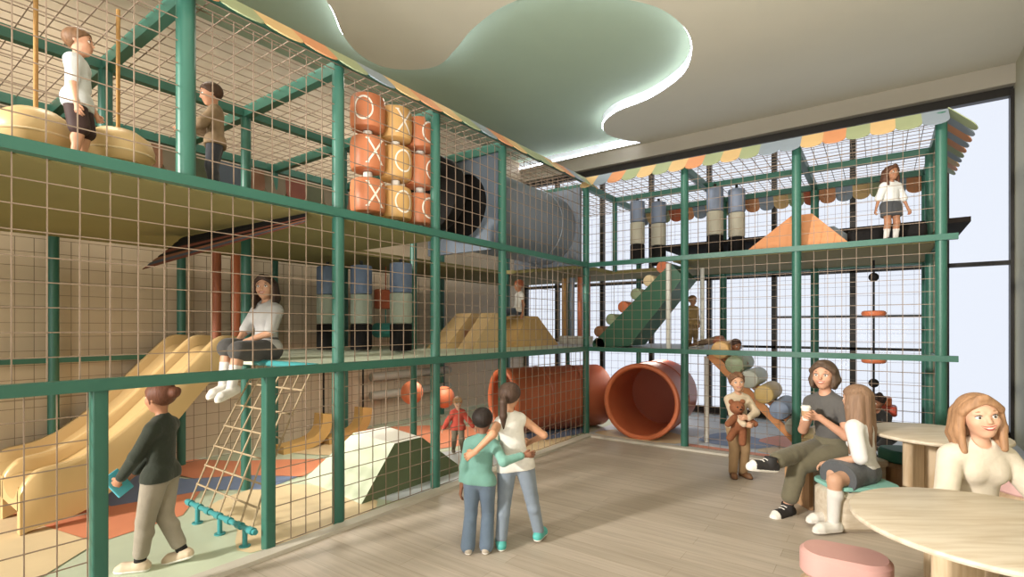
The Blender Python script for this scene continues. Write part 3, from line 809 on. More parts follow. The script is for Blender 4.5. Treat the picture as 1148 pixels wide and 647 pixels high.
# ------------------------------------------------------------------ decks
def deck(label, boxes, mats, name='deck'):
    m = MB()
    for lo, hi in boxes: m.bb(lo, hi)
    o = m.build(name, mats[0]); tag(o, label, 'platform'); return o
deck('olive upper deck of the long wing under the two boys', [((-2.95, -7.6, 2.48), (.0, -3.1, 2.54)), ((-2.95, -3.1, 2.48), (-1.55, -.05, 2.54)), ((-2.95, -.05, 2.48), (-.05, 2.05, 2.54))], [OLIVE])
deck('olive upper deck of the window wing under the standing girl', [((-.05, 1.02, 2.48), (1.30, 2.05, 2.54)), ((1.30, .0, 2.48), (X3 + .02, 2.05, 2.54))], [OLIVE])
deck('pale mint middle deck of the long wing carrying the punch bags', [((-2.95, -4.42, 1.252), (-.02, .02, 1.306))], [mat('mint_deck', '#cfd8bd', .5, .03, 3)])
deck('pale lavender middle deck before the windows at the foot of the green ramp', [((-2.95, .02, 1.252), (1.75, 2.05, 1.306))], [mat('lavender_deck', '#c9cbd6', .5, .03, 3)])
m = MB(); m.bb((.70, 1.27, 2.86), (4.44, 2.6, 2.92)); tag(m.build('roof_slab', mat('charcoal_board', '#2a2420', .9, .05, 3, spec=.1)), 'dark flat slab jutting out beside the free end of the upper deck', 'slab')
# ------------------------------------------------------------------ slide
def slide():
    root = thing('double_slide', 'yellow two-lane slide running down from the middle deck', 'slide', (-2.3, -5.1, 0))
    path = crom([(-4.22, 1.30), (-4.42, 1.30), (-4.62, 1.12), (-4.95, .76), (-5.25, .48), (-5.52, .32), (-5.78, .28), (-5.88, .25)], 5)
    path = [(p.x, p.y) for p in path]; W = [-2.92, -2.34, -1.76]; O = V((2.3, 5.1, 0))
    for a, b in zip(W[:-1], W[1:]):
        m = MB(); R = []
        for y, z in path:                                    # rounded trough
            R.append([V((a + (b - a) * t, y, z + .16 * (abs(2 * t - 1) ** 3))) + O for t in np.linspace(.04, .96, 9)] + [V((b - .02, y, z - .06)) + O, V((a + .02, y, z - .06)) + O])
        m.rings(R); m.build('chute', SLIDEM, root, True, 50)
    for i, x in enumerate(W):
        m = MB(); R = []; n = len(path)
        for k, (y, z) in enumerate(path):
            t = k / (n - 1); hgt = .20 + .02 * math.sin(t * 3) - (.10 * max(0, t - .85) / .15); dn = .10 + .13 * min(1, t * 1.6)
            if k == 0: hgt *= .6
            w = .045
            R.append([V((x - w, y, z - dn)) + O, V((x + w, y, z - dn)) + O, V((x + w, y, z + hgt - .03)) + O, V((x + w * .6, y, z + hgt)) + O, V((x - w * .6, y, z + hgt)) + O, V((x - w, y, z + hgt - .03)) + O])
        m.rings(R); m.build('side_wall', SLIDEM, root, True, 50)
    for x in (-2.75, -1.95):
        for y in (-5.35, -5.62):
            m = MB(); m.box(V((x, y, .12)) + O, (.09, .06, .24)); m.build('leg', SLIDEM, root)
slide()
# ------------------------------------------------------------------ rope net ladder
def net_ladder():
    root = thing('climbing_net', 'tan rope climbing net with teal foot bar, slanting to the middle deck', 'climbing net', (-.5, -4.9, 0))
    O = V((.5, 4.9, 0)); A0, A1 = V((-1.06, -4.97, .15)), V((-.07, -4.97, .15)); T0, T1 = V((-.92, -4.46, 1.285)), V((-.12, -4.45, 1.285))
    m = MB(); nv, nh = 6, 7
    P = [[(A0.lerp(A1, i / nv)).lerp(T0.lerp(T1, i / nv), j / nh) + O + V((0, -.05 * math.sin(PI * j / nh), -.04 * math.sin(PI * j / nh))) for j in range(nh + 1)] for i in range(nv + 1)]
    for i in range(nv + 1): m.tube(P[i], .008, 6)
    for j in range(1, nh):
        m.tube([P[i][j] for i in range(nv + 1)], .0075, 6)
    for i in range(nv + 1):
        for j in range(1, nh): m.ell(P[i][j], (.014,) * 3, n=6, k=4)
    m.build('rope_net', ROPE, root, True)
    b = MB(); b.cyl(A0 + O - V((.06, 0, 0)), A1 + O + V((.06, 0, 0)), .019, 12); b.build('foot_bar', TEAL, root, True)
    b = MB(); b.cyl(T0 + O - V((.08, 0, 0)), T1 + O + V((.06, 0, 0)), .028, 12); b.build('top_bar', TEAL, root, True)
    for i in range(nv + 1):
        c = A0.lerp(A1, i / nv) + O; k = MB(); k.cyl(c - V((.03, 0, 0)), c + V((.03, 0, 0)), .027, 12); k.build('clamp', TEAL, root, True)
    for x in (-.92, -.54, -.16):
        l = MB(); l.cyl(V((x, -4.97, .012)) + O, V((x, -4.97, .15)) + O, .018, 12); l.cyl(V((x, -4.97, .012)) + O, V((x, -4.97, .022)) + O, .04, 12); l.build('leg', TEAL, root, True)
net_ladder()
# ------------------------------------------------------------------ foam ramp blocks and mounds
def frustum(name, label, cat, base, top, z0, z1, mats, faces_mi=None, parts=None):
    m = MB(); m.add([(x, y, z0) for x, y in base] + [(x, y, z1) for x, y in top], [(3, 2, 1, 0)])
    for i in range(4): m.add([(*base[i], z0), (*base[(i + 1) % 4], z0), (*top[(i + 1) % 4], z1), (*top[i], z1)], [(0, 1, 2, 3)], faces_mi[i] if faces_mi else 0)
    m.add([(x, y, z1) for x, y in top], [(0, 1, 2, 3)], faces_mi[4] if faces_mi else 0)
    o = m.build(name, mats); return tag(o, label, cat)
frustum('ramp_block', 'big pale green foam ramp block with dark sage front face behind the mesh', 'foam block', [(-.20, -3.92), (-.20, -2.52), (-1.15, -2.45), (-1.30, -3.80)], [(-.26, -3.48), (-.26, -3.12), (-1.0, -2.95), (-1.0, -3.40)], .012, .47, [MINT, DKSAGE, WHITE], [1, 0, 0, 0, 2])
frustum('yellow_mound', 'yellow foam mound with sloping sides on the middle deck under the seated child', 'foam mound', [(-.80, -.72), (-.80, .55), (-1.9, .55), (-1.9, -.72)], [(-1.0, -.14), (-1.0, .22), (-1.75, .22), (-1.75, -.14)], 1.307, 1.78, [mat('mound_yellow', '#d0a554', .5, .05, 3)])
def twin_ramp():
    root = thing('twin_slide_ramp', 'pale yellow twin ramp with a brown gap, left of the yellow mound', 'ramp', (-1.2, -.98, 1.307))
    m = MB(); m.add([(-.05, -.75, 0), (-.05, .20, 0), (-.40, -.75, 0), (-.40, .20, 0), (-.10, .20, .50), (-.40, .20, .50), (-.10, -.12, .50), (-.40, -.12, .50)], [(0, 1, 4, 6), (2, 7, 5, 3), (0, 6, 7, 2), (6, 4, 5, 7), (1, 3, 5, 4)]); m.build('ramp', YEL, root)
    m = MB(); m.add([(.32, -.60, 0), (.32, .20, 0), (.05, -.60, 0), (.05, .20, 0), (.28, .20, .50), (.05, .20, .50), (.28, -.08, .50), (.05, -.08, .50)], [(0, 1, 4, 6), (2, 7, 5, 3), (0, 6, 7, 2), (6, 4, 5, 7), (1, 3, 5, 4)]); m.build('ramp', YEL, root)
    m = MB(); m.bb((-.05, -.35, 0), (.06, .2, .25)); m.build('gap_board', BROWN, root)
twin_ramp()
frustum('orange_mound', 'orange foam mound with flat top on the upper deck by the standing girl', 'foam mound', [(2.17, .12), (3.30, .12), (3.30, .95), (2.17, .95)], [(2.68, .26), (2.90, .26), (2.90, .75), (2.68, .75)], 2.541, 2.97, [mat('mound_orange', '#d48a50', .5, .05, 3)])
m = MB(); m.rings([[V((0, .0, 0)), V((.5, .0, 0)), V((.5, .5, 0)), V((0, .5, 0))], [V((0, .02, .38)), V((.06, .02, .38)), V((.06, .5, .38)), V((0, .5, .38))]], (3.02, 1.0, 2.541)); tag(m.build('blue_wedge', mat('pale_blue_vinyl', '#9fb0bf', .5)), 'pale blue foam wedge behind the orange mound on the upper deck', 'foam block')
def stepper(label, c, w):
    o = MB(); o.rbox((0, 0, .11), (w, .42, .22), .05); x = o.build('foam_block', DKVINYL, None, True); x.location = c; tag(x, label, 'foam block'); return x
stepper('low black foam block left of the girl on the upper deck', (3.42, .75, 2.541), .36)
stepper('low black foam block right of the girl on the upper deck', (3.84, .62, 2.541), .3)
# ------------------------------------------------------------------ tunnels
def tunnel(name, label, a, b, R, mats, thick=.05, seams=(), lip=True, cap=None, n=48):
    root = thing(name, label, 'tunnel', a); a, b = V(a), V(b); d = (b - a); L = d.length; d.normalize()
    M = d.to_track_quat('Z', 'Y').to_matrix()
    prof = [(R, 0.02), (R, L), (R - thick, L), (R - thick, .02)]
    m = MB(); Rg = [[M @ V((r * math.cos(2 * PI * k / n), r * math.sin(2 * PI * k / n), z)) for k in range(n)] for r, z in prof]
    m.rings(Rg + [Rg[0]], caps=False); m.build('tube_wall', mats[0], root, True, 40)
    if lip:
        m = MB(); m.tube([M @ V(((R - thick / 2) * math.cos(2 * PI * k / n), (R - thick / 2) * math.sin(2 * PI * k / n), .02)) for k in range(n)], thick * .75, 8, closed=True); m.build('rim', mats[1], root, True)
    for s in seams:
        m = MB(); m.tube([M @ V((R * math.cos(2 * PI * k / n), R * math.sin(2 * PI * k / n), s * L)) for k in range(n)], .012, 6, closed=True); m.build('seam', mats[0], root, True)
    m = MB(); m.rings([[M @ V((q * (R - thick * .8) * math.cos(2 * PI * k / n), q * (R - thick * .8) * math.sin(2 * PI * k / n), L - .06 + z)) for k in range(n)] for q, z in ((1, 0), (1, .03))]); m.build('end_wall', mats[2], root)
    return root
OT = mat('orange_tunnel', '#c9632f', .35, .05, 2, spec=.4); OTI = mat('tunnel_red', '#a04a28', .5, .05, 3)
tunnel('crawl_tunnel', 'orange crawl tunnel with its round mouth open at the kerb by the corner', (.82, .07, .545), (.72, 1.27, .545), .535, [OT, ORA, OTI], .05, (.5,))
tunnel('crawl_tunnel', 'orange crawl tunnel behind the mesh, mouth behind the girl with the ponytail', (-.98, -.78, .505), (-.2, .72, .505), .49, [mat('tunnel_rust', '#a9552f', .4, .06, 2), ORA, OTI], .06, (.35, .7))
dt = tunnel('drum_tunnel', 'large blue-grey drum tunnel with black mouth on the top level', (-.64, -2.02, 3.10), (-.64, -.12, 3.10), .53, [mat('drum_grey', '#6f7987', .45, .05, 3), mat('drum_rim', '#5d6977', .45, .05, 3), DKVINYL], .10, (.8,), False)
DKI = MB(); DKI.cyl((0, .03, 0), (0, 1.6, 0), .425, 40); DKI.build('dark_plug', DKVINYL, dt, True, 40)  # solid black plug stands in for the dark inside the drum
m = MB(); n = 40; ci = []; sq = []
for k in range(n):
    a_ = 2 * PI * k / n; ca, sa = math.cos(a_), math.sin(a_); q = .575 / max(abs(ca), abs(sa)); ci.append((.40 * ca, .40 * sa)); sq.append((q * ca, q * sa))
m.rings([[V((x, -.06, z)) for x, z in ci], [V((x, -.06, z)) for x, z in sq], [V((x, .0, z)) for x, z in sq], [V((x, .0, z)) for x, z in ci], [V((x, -.06, z)) for x, z in ci]], caps=False); m.build('mouth_panel', MATS['drum_rim'], dt)
m = MB(); m.box((0.0, 1.93, 0), (1.2, .05, 1.15)); m.build('back_panel', MATS['drum_grey'], dt)
m = MB(); m.cyl((0, 0, 0), (0, .18, 0), .44, 40, bev=.03); x = m.build('foam_disc', DKVINYL, None, True, 40); x.location = (-.68, -2.60, 3.16); tag(x, 'black upright disc just left of the grey drum tunnel', 'foam disc')
# ------------------------------------------------------------------ noughts and crosses rollers
def bent(m, poly, ang0, zc, R, mi=0):
    """Flat strip polygon (s,z quads) wrapped on a vertical cylinder."""
    for q in poly:
        m.add([((R) * math.cos(ang0 + s / R), R * math.sin(ang0 + s / R), zc + z) for s, z in q], [(0, 1, 2, 3)], mi)
def letter(ch, r, w):
    Q = []
    if ch == 'O':
        n = 28
        for k in range(n):
            a, b = 2 * PI * k / n, 2 * PI * (k + 1) / n
            Q.append([(rr * .82 * math.cos(t), rr * math.sin(t)) for rr, t in ((r, a), (r, b), (r - w, b), (r - w, a))])
    else:
        for sg in (1, -1):
            p, q = V((-r * .66, -r * sg)), V((r * .66, r * sg)); d = (q - p); nn = V((-d.y, d.x)).normalized() * w / 2
            for k in range(10):
                a, b = p.lerp(q, k / 10), p.lerp(q, (k + 1) / 10)
                Q.append([tuple(a + nn), tuple(b + nn), tuple(b - nn), tuple(a - nn)])
            for e in (p, q): Q.append([(e.x - w, e.y - w * .25), (e.x + w, e.y - w * .25), (e.x + w, e.y + w * .25), (e.x - w, e.y + w * .25)])
    return Q
RO, RY = mat('roller_orange', '#c9733f', .4, .05, 4), mat('roller_yellow', '#d6a556', .4, .05, 4); LET = mat('letter_cream', '#efe6d8', .5, .02)
COLS = [(-3.815, 'left', (('O', -14, 0), ('X', 24, 0), ('X', 24, 0))), (-3.485, 'middle', (('X', 28, 1), ('O', 26, 1), ('O', 26, 1))), (-3.165, 'right', (('O', 34, 0), ('O', 48, 0), ('O', 34, 0)))]
for y, nm, rows in COLS:
    rod = MB(); rod.cyl((0, 0, 2.545), (0, 0, 3.70), .028, 12)
    for zz in (2.585, 2.98, 3.355): rod.cyl((0, 0, zz - .035), (0, 0, zz + .035), .042, 14)
    ro = rod.build('spindle', WHITE, None, True, 40); ro.location = (-.24, y, 0); tag(ro, 'white upright spindle through the %s column of letter rollers' % nm, 'spindle', None)
    for k, (ch, da, mi) in enumerate(rows):
        zc = (3.55, 3.175, 2.79)[k]; R = .154
        root = thing('letter_roller', '%s barrel roller with a cream %s, %s of the %s column' % (('orange', 'yellow')[mi], ch, ('topmost', 'middle one', 'lowest')[k], nm), 'game roller', (-.24, y, zc), 0, 'noughts and crosses rollers')
        b = MB(); b.lathe([(.046, -.156), (R - .035, -.156), (R - .010, -.143), (R, -.11), (R + .004, 0), (R, .11), (R - .010, .143), (R - .035, .156), (.046, .156), (.046, -.156)], (0, 0, 0), 36); b.build('barrel', (RO, RY)[mi], root, True, 40)
        l = MB(); bent(l, letter(ch, .108, .017), math.radians(-38 + da), 0, R + .0065); l.build('letter', LET, root)
# ------------------------------------------------------------------ hanging punch bags
def bag(label, x, y, z0, z1, r=.13, grp='punch bags on the middle deck', cols=None):
    root = thing('punch_bag', label, 'punch bag', (x, y, z0), 0, grp); H = z1 - z0; c = cols or [DKVINYL, mat('bag_sage', '#9aa595', .5, .04), mat('bag_blue', '#5f7391', .5, .05)]
    cut = (0, .31, .66, 1.0)
    for k in range(3):
        m = MB(); m.cyl((0, 0, H * cut[k] + .002), (0, 0, H * cut[k + 1] - .002), r, 24, bev=.015); m.build(('foot_section', 'middle_section', 'top_section')[k], c[k], root, True, 40)
    m = MB(); m.cyl((0, 0, H), (0, 0, H + .06), .02, 8); m.build('hook', BLACK, root)
    return root
bag('upright blue, sage and black punch bag half behind the post, nearest the seated woman', -2.05, -3.0, 1.32, 2.36)
bag('upright blue, sage and black punch bag, middle one of three on the mint deck', -1.62, -2.82, 1.32, 2.36)
bag('upright blue, sage and black punch bag, the one nearest the yellow mound', -1.05, -2.69, 1.32, 2.36)
UC = [DKVINYL, mat('bag_stone', '#b3ad98', .5, .04), mat('bag_slate', '#76839a', .5, .04)]
for i, (x, y, z0, lb) in enumerate(((.40, 1.0, 2.62, 'slate and stone hanging bag on the top level nearest the corner'), (.66, 1.25, 2.60, 'slate and stone hanging bag second from the corner on the top level'), (1.62, .9, 2.62, 'slate and stone hanging bag right of the second window post on the top level'), (1.86, 1.15, 2.60, 'slate and stone hanging bag nearest the orange mound'))):
    bag(lb, x, y, z0, 3.62, .115, 'hanging bags on the top level', UC)
m = MB(); m.rbox((0, 0, 0), (.10, .34, .26), .03); m.cyl((0, 0, .12), (0, 0, .45), .008, 6); x = m.build('target_pad', mat('rust_vinyl', '#b5552c', .5), None, True, 40); x.location = (-1.9, -2.2, 1.98); tag(x, 'small rust orange pad hanging between two punch bags', 'foam pad')
m = MB(); m.cyl((0, -.17, 0), (0, .17, 0), .10, 20, bev=.02); m.cyl((0, 0, .08), (0, 0, .28), .008, 6); x = m.build('target_roller', mat('teal_vinyl', '#2f8f86', .5), None, True, 40); x.location = (-1.9, -2.2, 1.56); tag(x, 'small teal roller hanging between two punch bags', 'foam roller')
# ------------------------------------------------------------------ drum seats on ropes
for (x, y), lb in (((-.55, -6.02), 'yellow drum swing on a rope left of the boy in the white shirt'), ((-.52, -5.62), 'yellow drum swing on a rope between the two boys upstairs')):
    root = thing('drum_swing', lb, 'swing', (x, y, 2.68), 0, 'yellow drum swings')
    m = MB(); m.lathe([(.02, .005), (.16, .0), (.195, .04), (.203, .09), (.18, .16), (.11, .21), (.02, .225)], (0, 0, 0), 32); m.build('seat', YEL, root, True, 50)
    m = MB(); m.tube([(.199 * math.cos(a), .199 * math.sin(a), .055) for a in np.linspace(0, 2 * PI, 33)[:-1]], .007, 6, closed=True); m.build('piping', SAND, root, True)
    m = MB(); m.cyl((0, 0, .22), (0, 0, 1.02), .012, 10); m.build('rope', mat('ochre_rope', '#b8863c', .7, .1, 40), root, True)
# ------------------------------------------------------------------ foot swings, balls, padded bars on the ground level
for (x, y), lb in (((-2.55, -2.85), 'yellow J-shaped foam seat on a black rope, left of the post'), ((-2.55, -2.2), 'yellow J-shaped foam seat on a black rope, right of the post')):
    root = thing('foam_seat_swing', lb, 'swing', (x, y, .012), 0, 'yellow J-shaped foam seats')
    c = crom([(-.50, .05), (-.25, .06), (-.03, .10), (.10, .22), (.14, .42)], 5); m = MB()
    R = [[V((sx, p.x, p.y + .0)) + V((0, -(0 if k < 2 else 0), 0)) + d for sx, d in ((-.11, V((0, 0, -.05))), (.11, V((0, 0, -.05))), (.11, V((0, -.0, .06))), (-.11, V((0, 0, .06))))] for k, p in enumerate(c)]
    R = []
    for k, p in enumerate(c):
        t = (c[min(k + 1, len(c) - 1)] - c[max(k - 1, 0)]).normalized(); nn = V((-t.y, t.x)); th = .05 + .035 * k / len(c)
        R.append([V((sx, p.x + nn.x * s * th, p.y + nn.y * s * th)) for sx, s in ((-.10, -1), (.10, -1), (.10, 1), (-.10, 1))])
    m.rings(R); m.build('seat', mat('ochre_foam', '#c69a4e', .55, .06, 4), root, True, 40)
    m = MB(); m.cyl((0, .13, .42), (0, .13, 1.19), .013, 8); m.build('rope', DKVINYL, root)
for (x, y, z), lb in (((-1.9, -1.72, .66), 'orange punch ball hanging left of the post by the toddler in red'), ((-1.9, -1.05, .52), 'orange punch ball hanging just behind the toddler in red')):
    root = thing('punch_ball', lb, 'punch ball', (x, y, z), 0, 'orange punch balls')
    m = MB(); m.ell((0, 0, 0), (.16, .16, .17), n=24, k=14); m.build('ball', mat('ball_orange', '#c96a3c', .4, .05), root, True)
    m = MB(); m.cyl((0, 0, .16), (0, 0, 1.20 - z), .010, 8); m.build('rope', DKVINYL, root)
for z, lb in ((.52, 'lower grey padded bar behind the toddler in red'), (.82, 'upper grey padded bar behind the toddler in red')):
    m = MB(); m.cyl((0, -.9, 0), (0, .9, 0), .07, 16, bev=.02); x = m.build('padded_bar', mat('bar_grey', '#9a978a', .5, .05), None, True, 40); x.location = (-2.9, -.75, z); tag(x, lb, 'padded bar', 'grey padded bars')
# strip curtains
def strips(label, pts, r, cols, z0, z1, grp, lab):
    for (x, y), cc, lb in zip(pts, cols, lab):
        root = thing('foam_pole', lb, 'foam pole', (x, y, z0), 0, grp); m = MB(); m.cyl((0, 0, .14), (0, 0, z1 - z0), r, 14); m.build('pole', cc, root, True)
        m = MB(); m.cyl((0, 0, 0), (0, 0, .14), r * 2.1, 16, bev=.01); m.build('foot', WHITE, root, True, 40)
OC = mat('ochre_vinyl', '#c08a3c', .5)
strips('', [(-1.02, 1.12), (-.86, 1.12), (-.70, 1.12), (-.55, 1.12)], .045, [OC, BLUEG, ORA, mat('rust_pole', '#a65a35', .5)], 1.307, 2.475, 'padded poles on white feet', ['ochre padded pole on white foot beside the yellow mound', 'blue-grey padded pole between the ochre and the orange pole', 'orange padded pole second from the corner', 'rust padded pole nearest the corner post'])
strips('', [(-2.72, -4.02), (-2.72, -3.80)], .05, [mat('rust_pole', '#a65a35', .5), ORA], 1.307, 2.475, 'padded poles behind the seated woman', ['rust padded pole behind the top of the slide', 'orange padded pole just left of the woman on the middle deck'])
# ------------------------------------------------------------------ climbing ramp with rollers (middle level to top)
def roller_ramp():
    root = thing('roller_ramp', 'dark green ramp with coloured rollers climbing to the upper deck', 'climbing ramp', (0, 0, 0))
    a, b = V((.06, .15, 1.36)), V((1.24, .15, 2.46)); d = (b - a).normalized(); n = V((-d.z, 0, d.x)); out = [a + n * .02, b + n * .03, b - n * .24, V((.62, .15, 1.33)), V((.15, .15, 1.29))]
    m = MB(); m.rings([[p + V((0, w, 0)) for p in out] for w in (0, .62)]); m.build('ramp_body', DKGREEN, root)
    m = MB(); c = a + n * -.06 + d * .04; m.cyl(c, c + V((0, .62, 0)), .10, 18); m.build('foot_roll', DKGREEN, root, True, 40)
    cs = [BROWN, SAGE, ORA, SAGE, SAND, ORA]
    for i, cc in enumerate(cs):
        c = a.lerp(b, .10 + .165 * i) + n * .09 + V((0, .03, 0)); m = MB(); m.cyl(c, c + V((0, .56, 0)), .085, 18, bev=.02); m.build('roller', cc, root, True, 40)
roller_ramp()
def roller_stair():
    root = thing('roller_stair', 'orange edged stair of pastel rollers coming down from the middle deck', 'climbing stair', (0, 0, 0))
    a, b = V((1.74, .30, 1.26)), V((2.92, .30, .03)); d = (b - a).normalized(); n = V((-d.z, 0, d.x)); n = n if n.z > 0 else -n
    for y in (.26, .86):
        m = MB(); out = [a - n * .02, b - n * .02, b - n * .12 , a - n * .12]; out = [a + n * .02, b + n * .02, b - n * .09, a - n * .09]
        m.rings([[V((p.x, y + w, max(p.z, .014))) for p in out] for w in (0, .05)]); m.build('side_board', mat('stair_orange', '#d58a45', .5, .05), root)
    cols = [mat('roll_tan', '#d8a964', .45), SAGE, mat('roll_silver', '#b9beb4', .45), mat('roll_yellow', '#cfae62', .45), mat('roll_blue', '#8496b5', .45), mat('roll_grey', '#b4b3a9', .45), mat('roll_cream', '#d6bd86', .45)]
    for i, cc in enumerate(cols):
        c = a.lerp(b, .03 + .148 * i) + n * .11; m = MB(); m.cyl(V((c.x, .20, c.z)), V((c.x, .92, c.z)), .118, 22, bev=.035); m.build('roller', cc, root, True, 40)
roller_stair()
for x, y, z0, z1, lb in ((1.20, .12, 1.307, 2.475, 'thin white upright beside the top of the green ramp'), (1.44, .9, 1.307, 2.475, 'thin white upright behind the green ramp near the small child'), (1.62, .45, .012, 1.20, 'thin white upright on the ground floor behind the girl with the teddy bear')):
    m = MB(); m.cyl((0, 0, 0), (0, 0, z1 - z0), .03, 14); x_ = m.build('white_pole', WHITE, None, True); x_.location = (x, y, z0); tag(x_, lb, 'pole')
# rope with beads and discs
def bead_rope():
    root = thing('climbing_rope', 'black climbing rope with orange discs and black balls, behind the seated women', 'climbing rope', (3.50, .9, .5))
    m = MB(); m.cyl((0, 0, .1), (0, 0, 1.93), .013, 8); m.build('rope', DKVINYL, root)
    for z in (1.72, .41):
        m = MB(); m.ell((0, 0, z), (.055, .055, .055), n=16, k=10); m.build('ball', DKVINYL, root, True)
    for z in (1.27, .69):
        m = MB(); m.cyl((0, 0, z - .035), (0, 0, z + .035), .13, 20, bev=.03); m.build('disc', ORA, root, True, 40)
    m = MB(); m.rbox((.05, -.02, .20), (.26, .24, .10), .04); m.build('upper_block', ORA, root, True, 40)
    m = MB(); m.rbox((.08, -.02, .09), (.30, .26, .12), .04); m.build('lower_block', mat('red_vinyl', '#b8412b', .45), root, True, 40)
bead_rope()
# ------------------------------------------------------------------ tables and seats
WOOD = wood_mat('pale_ash', '#d4c7b2', '#c0ae93', (1.0, 9, 9)); WOODD = wood_mat('ash_side', '#d3bb98', '#b99b74', (9, 9, 1.2))
WOODB = wood_mat('ash_end', '#b98f62', '#a2784e', (9, 9, 1.2))
PINK = mat('pink_cushion', '#cf9c94', .6, .04, 5); TEALC = mat('teal_cushion', '#7cbcb0', .6, .04, 5); DTEAL = mat('deep_green_cushion', '#1f6a58', .5, .05, 5)
def cw(r, d): return (3.567 + r * CR[0] + d * CF[0], -6.831 + r * CR[1] + d * CF[1])
RZ = math.atan2(CR[1], CR[0])
def round_table(label, c, R, z=.72, legs=((-.25, -.1, .4), (.15, -.28, -.5), (.12, .22, 1.2))):
    root = thing('round_table', label, 'table', (c[0], c[1], 0), RZ)
    m = MB(); m.lathe([(R * .3, z - .032), (R - .02, z - .032), (R - .004, z - .026), (R, z - .016), (R - .004, z - .004), (R - .012, z), (R * .3, z)], (0, 0, 0), 72); m.build('tabletop', WOOD, root, True, 40)
    for x, y, a in legs:
        m = MB(); m.rbox((0, 0, (z - .03) / 2), (.30, .075, z - .03), .037, Matrix.Rotation(a, 3, 'Z'), n=5); m2 = MB(); m2.v = [(p[0] + x, p[1] + y, p[2] ) for p in m.v]; m2.f = m.f; m2.m = m.m
        m2.build('leg', WOODD, root, True, 40)
    return root
round_table('pale round wooden table in the near right corner, before the blonde woman', (3.98, -3.725), .545)
t2 = round_table('smaller round wooden table behind the blonde woman', (3.93, -1.44), .47, .74, ((-.1, .1, .6), (.12, .15, -.6)))
def stool(label, c, rz, size, z, cush, side, ch=.05, rr=.12, name='stool'):
    root = thing(name, label, 'stool', (c[0], c[1], 0), rz)
    m = MB(); m.rbox((0, 0, (z - ch) / 2), (size[0], size[1], z - ch), rr, n=8); m.build('base', side, root, True, 40)
    m = MB(); m.rbox((0, 0, z - ch / 2), (size[0] + .004, size[1] + .004, ch), rr, n=8); m.build('cushion', cush, root, True, 40)
    return root
stool('wooden stool with thick pink cushion in the foreground beside the near table', (3.42, -3.72), RZ - .55, (.40, .27), .45, PINK, WOODD, .13, .125)
stool('wooden stool with light teal cushion under the long-haired girl', (3.405, -1.88), RZ, (.54, .36), .36, TEALC, WOOD, .03, .11)
stool('wooden stool with dark green cushion tucked before the table behind', (3.72, -1.12), RZ, (.30, .30), .52, DTEAL, WOODB, .11, .10)
stool('wooden stool with pale pink cushion at the right edge beyond the near table', cw(4.02, 3.95), RZ, (.46, .34), .42, mat('pale_pink_cushion', '#dcaeaa', .6), WOODD, .10, .12)
stool('low stool under the blonde woman, mostly behind the near table', cw(2.74, 3.06), RZ, (.40, .34), .36, PINK, WOODD, .08, .12)
bn = thing('bench', 'pale wooden bench under the woman with crossed legs', 'bench', (*cw(3.10, 4.66), 0), RZ)
m = MB(); m.rbox((-.155, 0, .405), (.71, .42, .05), .04); m.build('seat', WOOD, bn, True, 40)
m = MB(); m.bb((-.47, -.18, 0), (.18, .18, .38)); m.build('body', WOOD, bn)
m = MB(); m.bb((-.505, -.20, 0), (-.47, .20, .38)); m.build('end_panel', WOODB, bn)
# ------------------------------------------------------------------ people
def cl(name, c, bump=.25, rough=.8): return mat('cloth_' + name, c, rough, .06, 12, bump=bump, bscale=35, sheen=.15, spec=.2)
WSH = mat('shoe_white', '#dcd8d0', .5, .04); SOLE = mat('sole_white', '#e4e0d8', .6, .03); DKSH = mat('shoe_dark', '#2d2724', .5, .05); BRSH = mat('shoe_brown', '#7a5232', .5, .06)
H3 = None
def lz(x, y, z): return V((x, y, z))
# 1 girl walking inside the doorway
h = 1.22; loc = (-.30, -5.45, .012); rz = facing(-.96, -.10)
person('girl', 'girl in dark green sweater walking through the opening in the mesh, holding a teal tablet', 'person', loc, rz, h, .158, pel=(0, 0, .61), lean=(0, -.02, 1),
       look=(-.25, -.02, 0), hands={'L': (lz(-.07, .215, .60), (-.5, -1, -.2)), 'R': (lz(.08, .22, .59), (.6, -1, 0))}, palms={'L': ((.9, .2, 0), (.3, .6, -.6)), 'R': ((-.9, .2, 0), (-.3, .7, -.5))},
       feet={'L': (lz(-.055, .10, .055), (0, 1, 0), (-.1, 1, 0)), 'R': (lz(.05, -.11, .075), (0, 1, .2), (.05, 1, -.25))}, skin_c='#b87c58', hair=('bun', '#6b3d26'),
       top=(cl('dark_green', '#2f352b', .4), 1.92, .012, -.02), bottom=(cl('stone_grey', '#958b7a'), 1.76, .008, .004), socks=(mat('sock_black', '#1d1b1a', .8), .22), shoes=(mat('shoe_beige', '#c9b396', .7, .05), SOLE, .012), smile=False, vox=.006, fing=.7)
c, s = math.cos(rz), math.sin(rz)
m = MB(); m.rbox((0, 0, 0), (.016, .11, .16), .007); x = m.build('tablet', [mat('teal_case', '#3fb3c4', .35)], None, True, 40); x.location = (loc[0] + c * 0 - s * .265, loc[1] + s * 0 + c * .265, .575); x.rotation_euler = (math.radians(-28), .35, rz + 1.0); tag(x, 'small teal tablet held in both hands by the girl in the doorway', 'tablet')
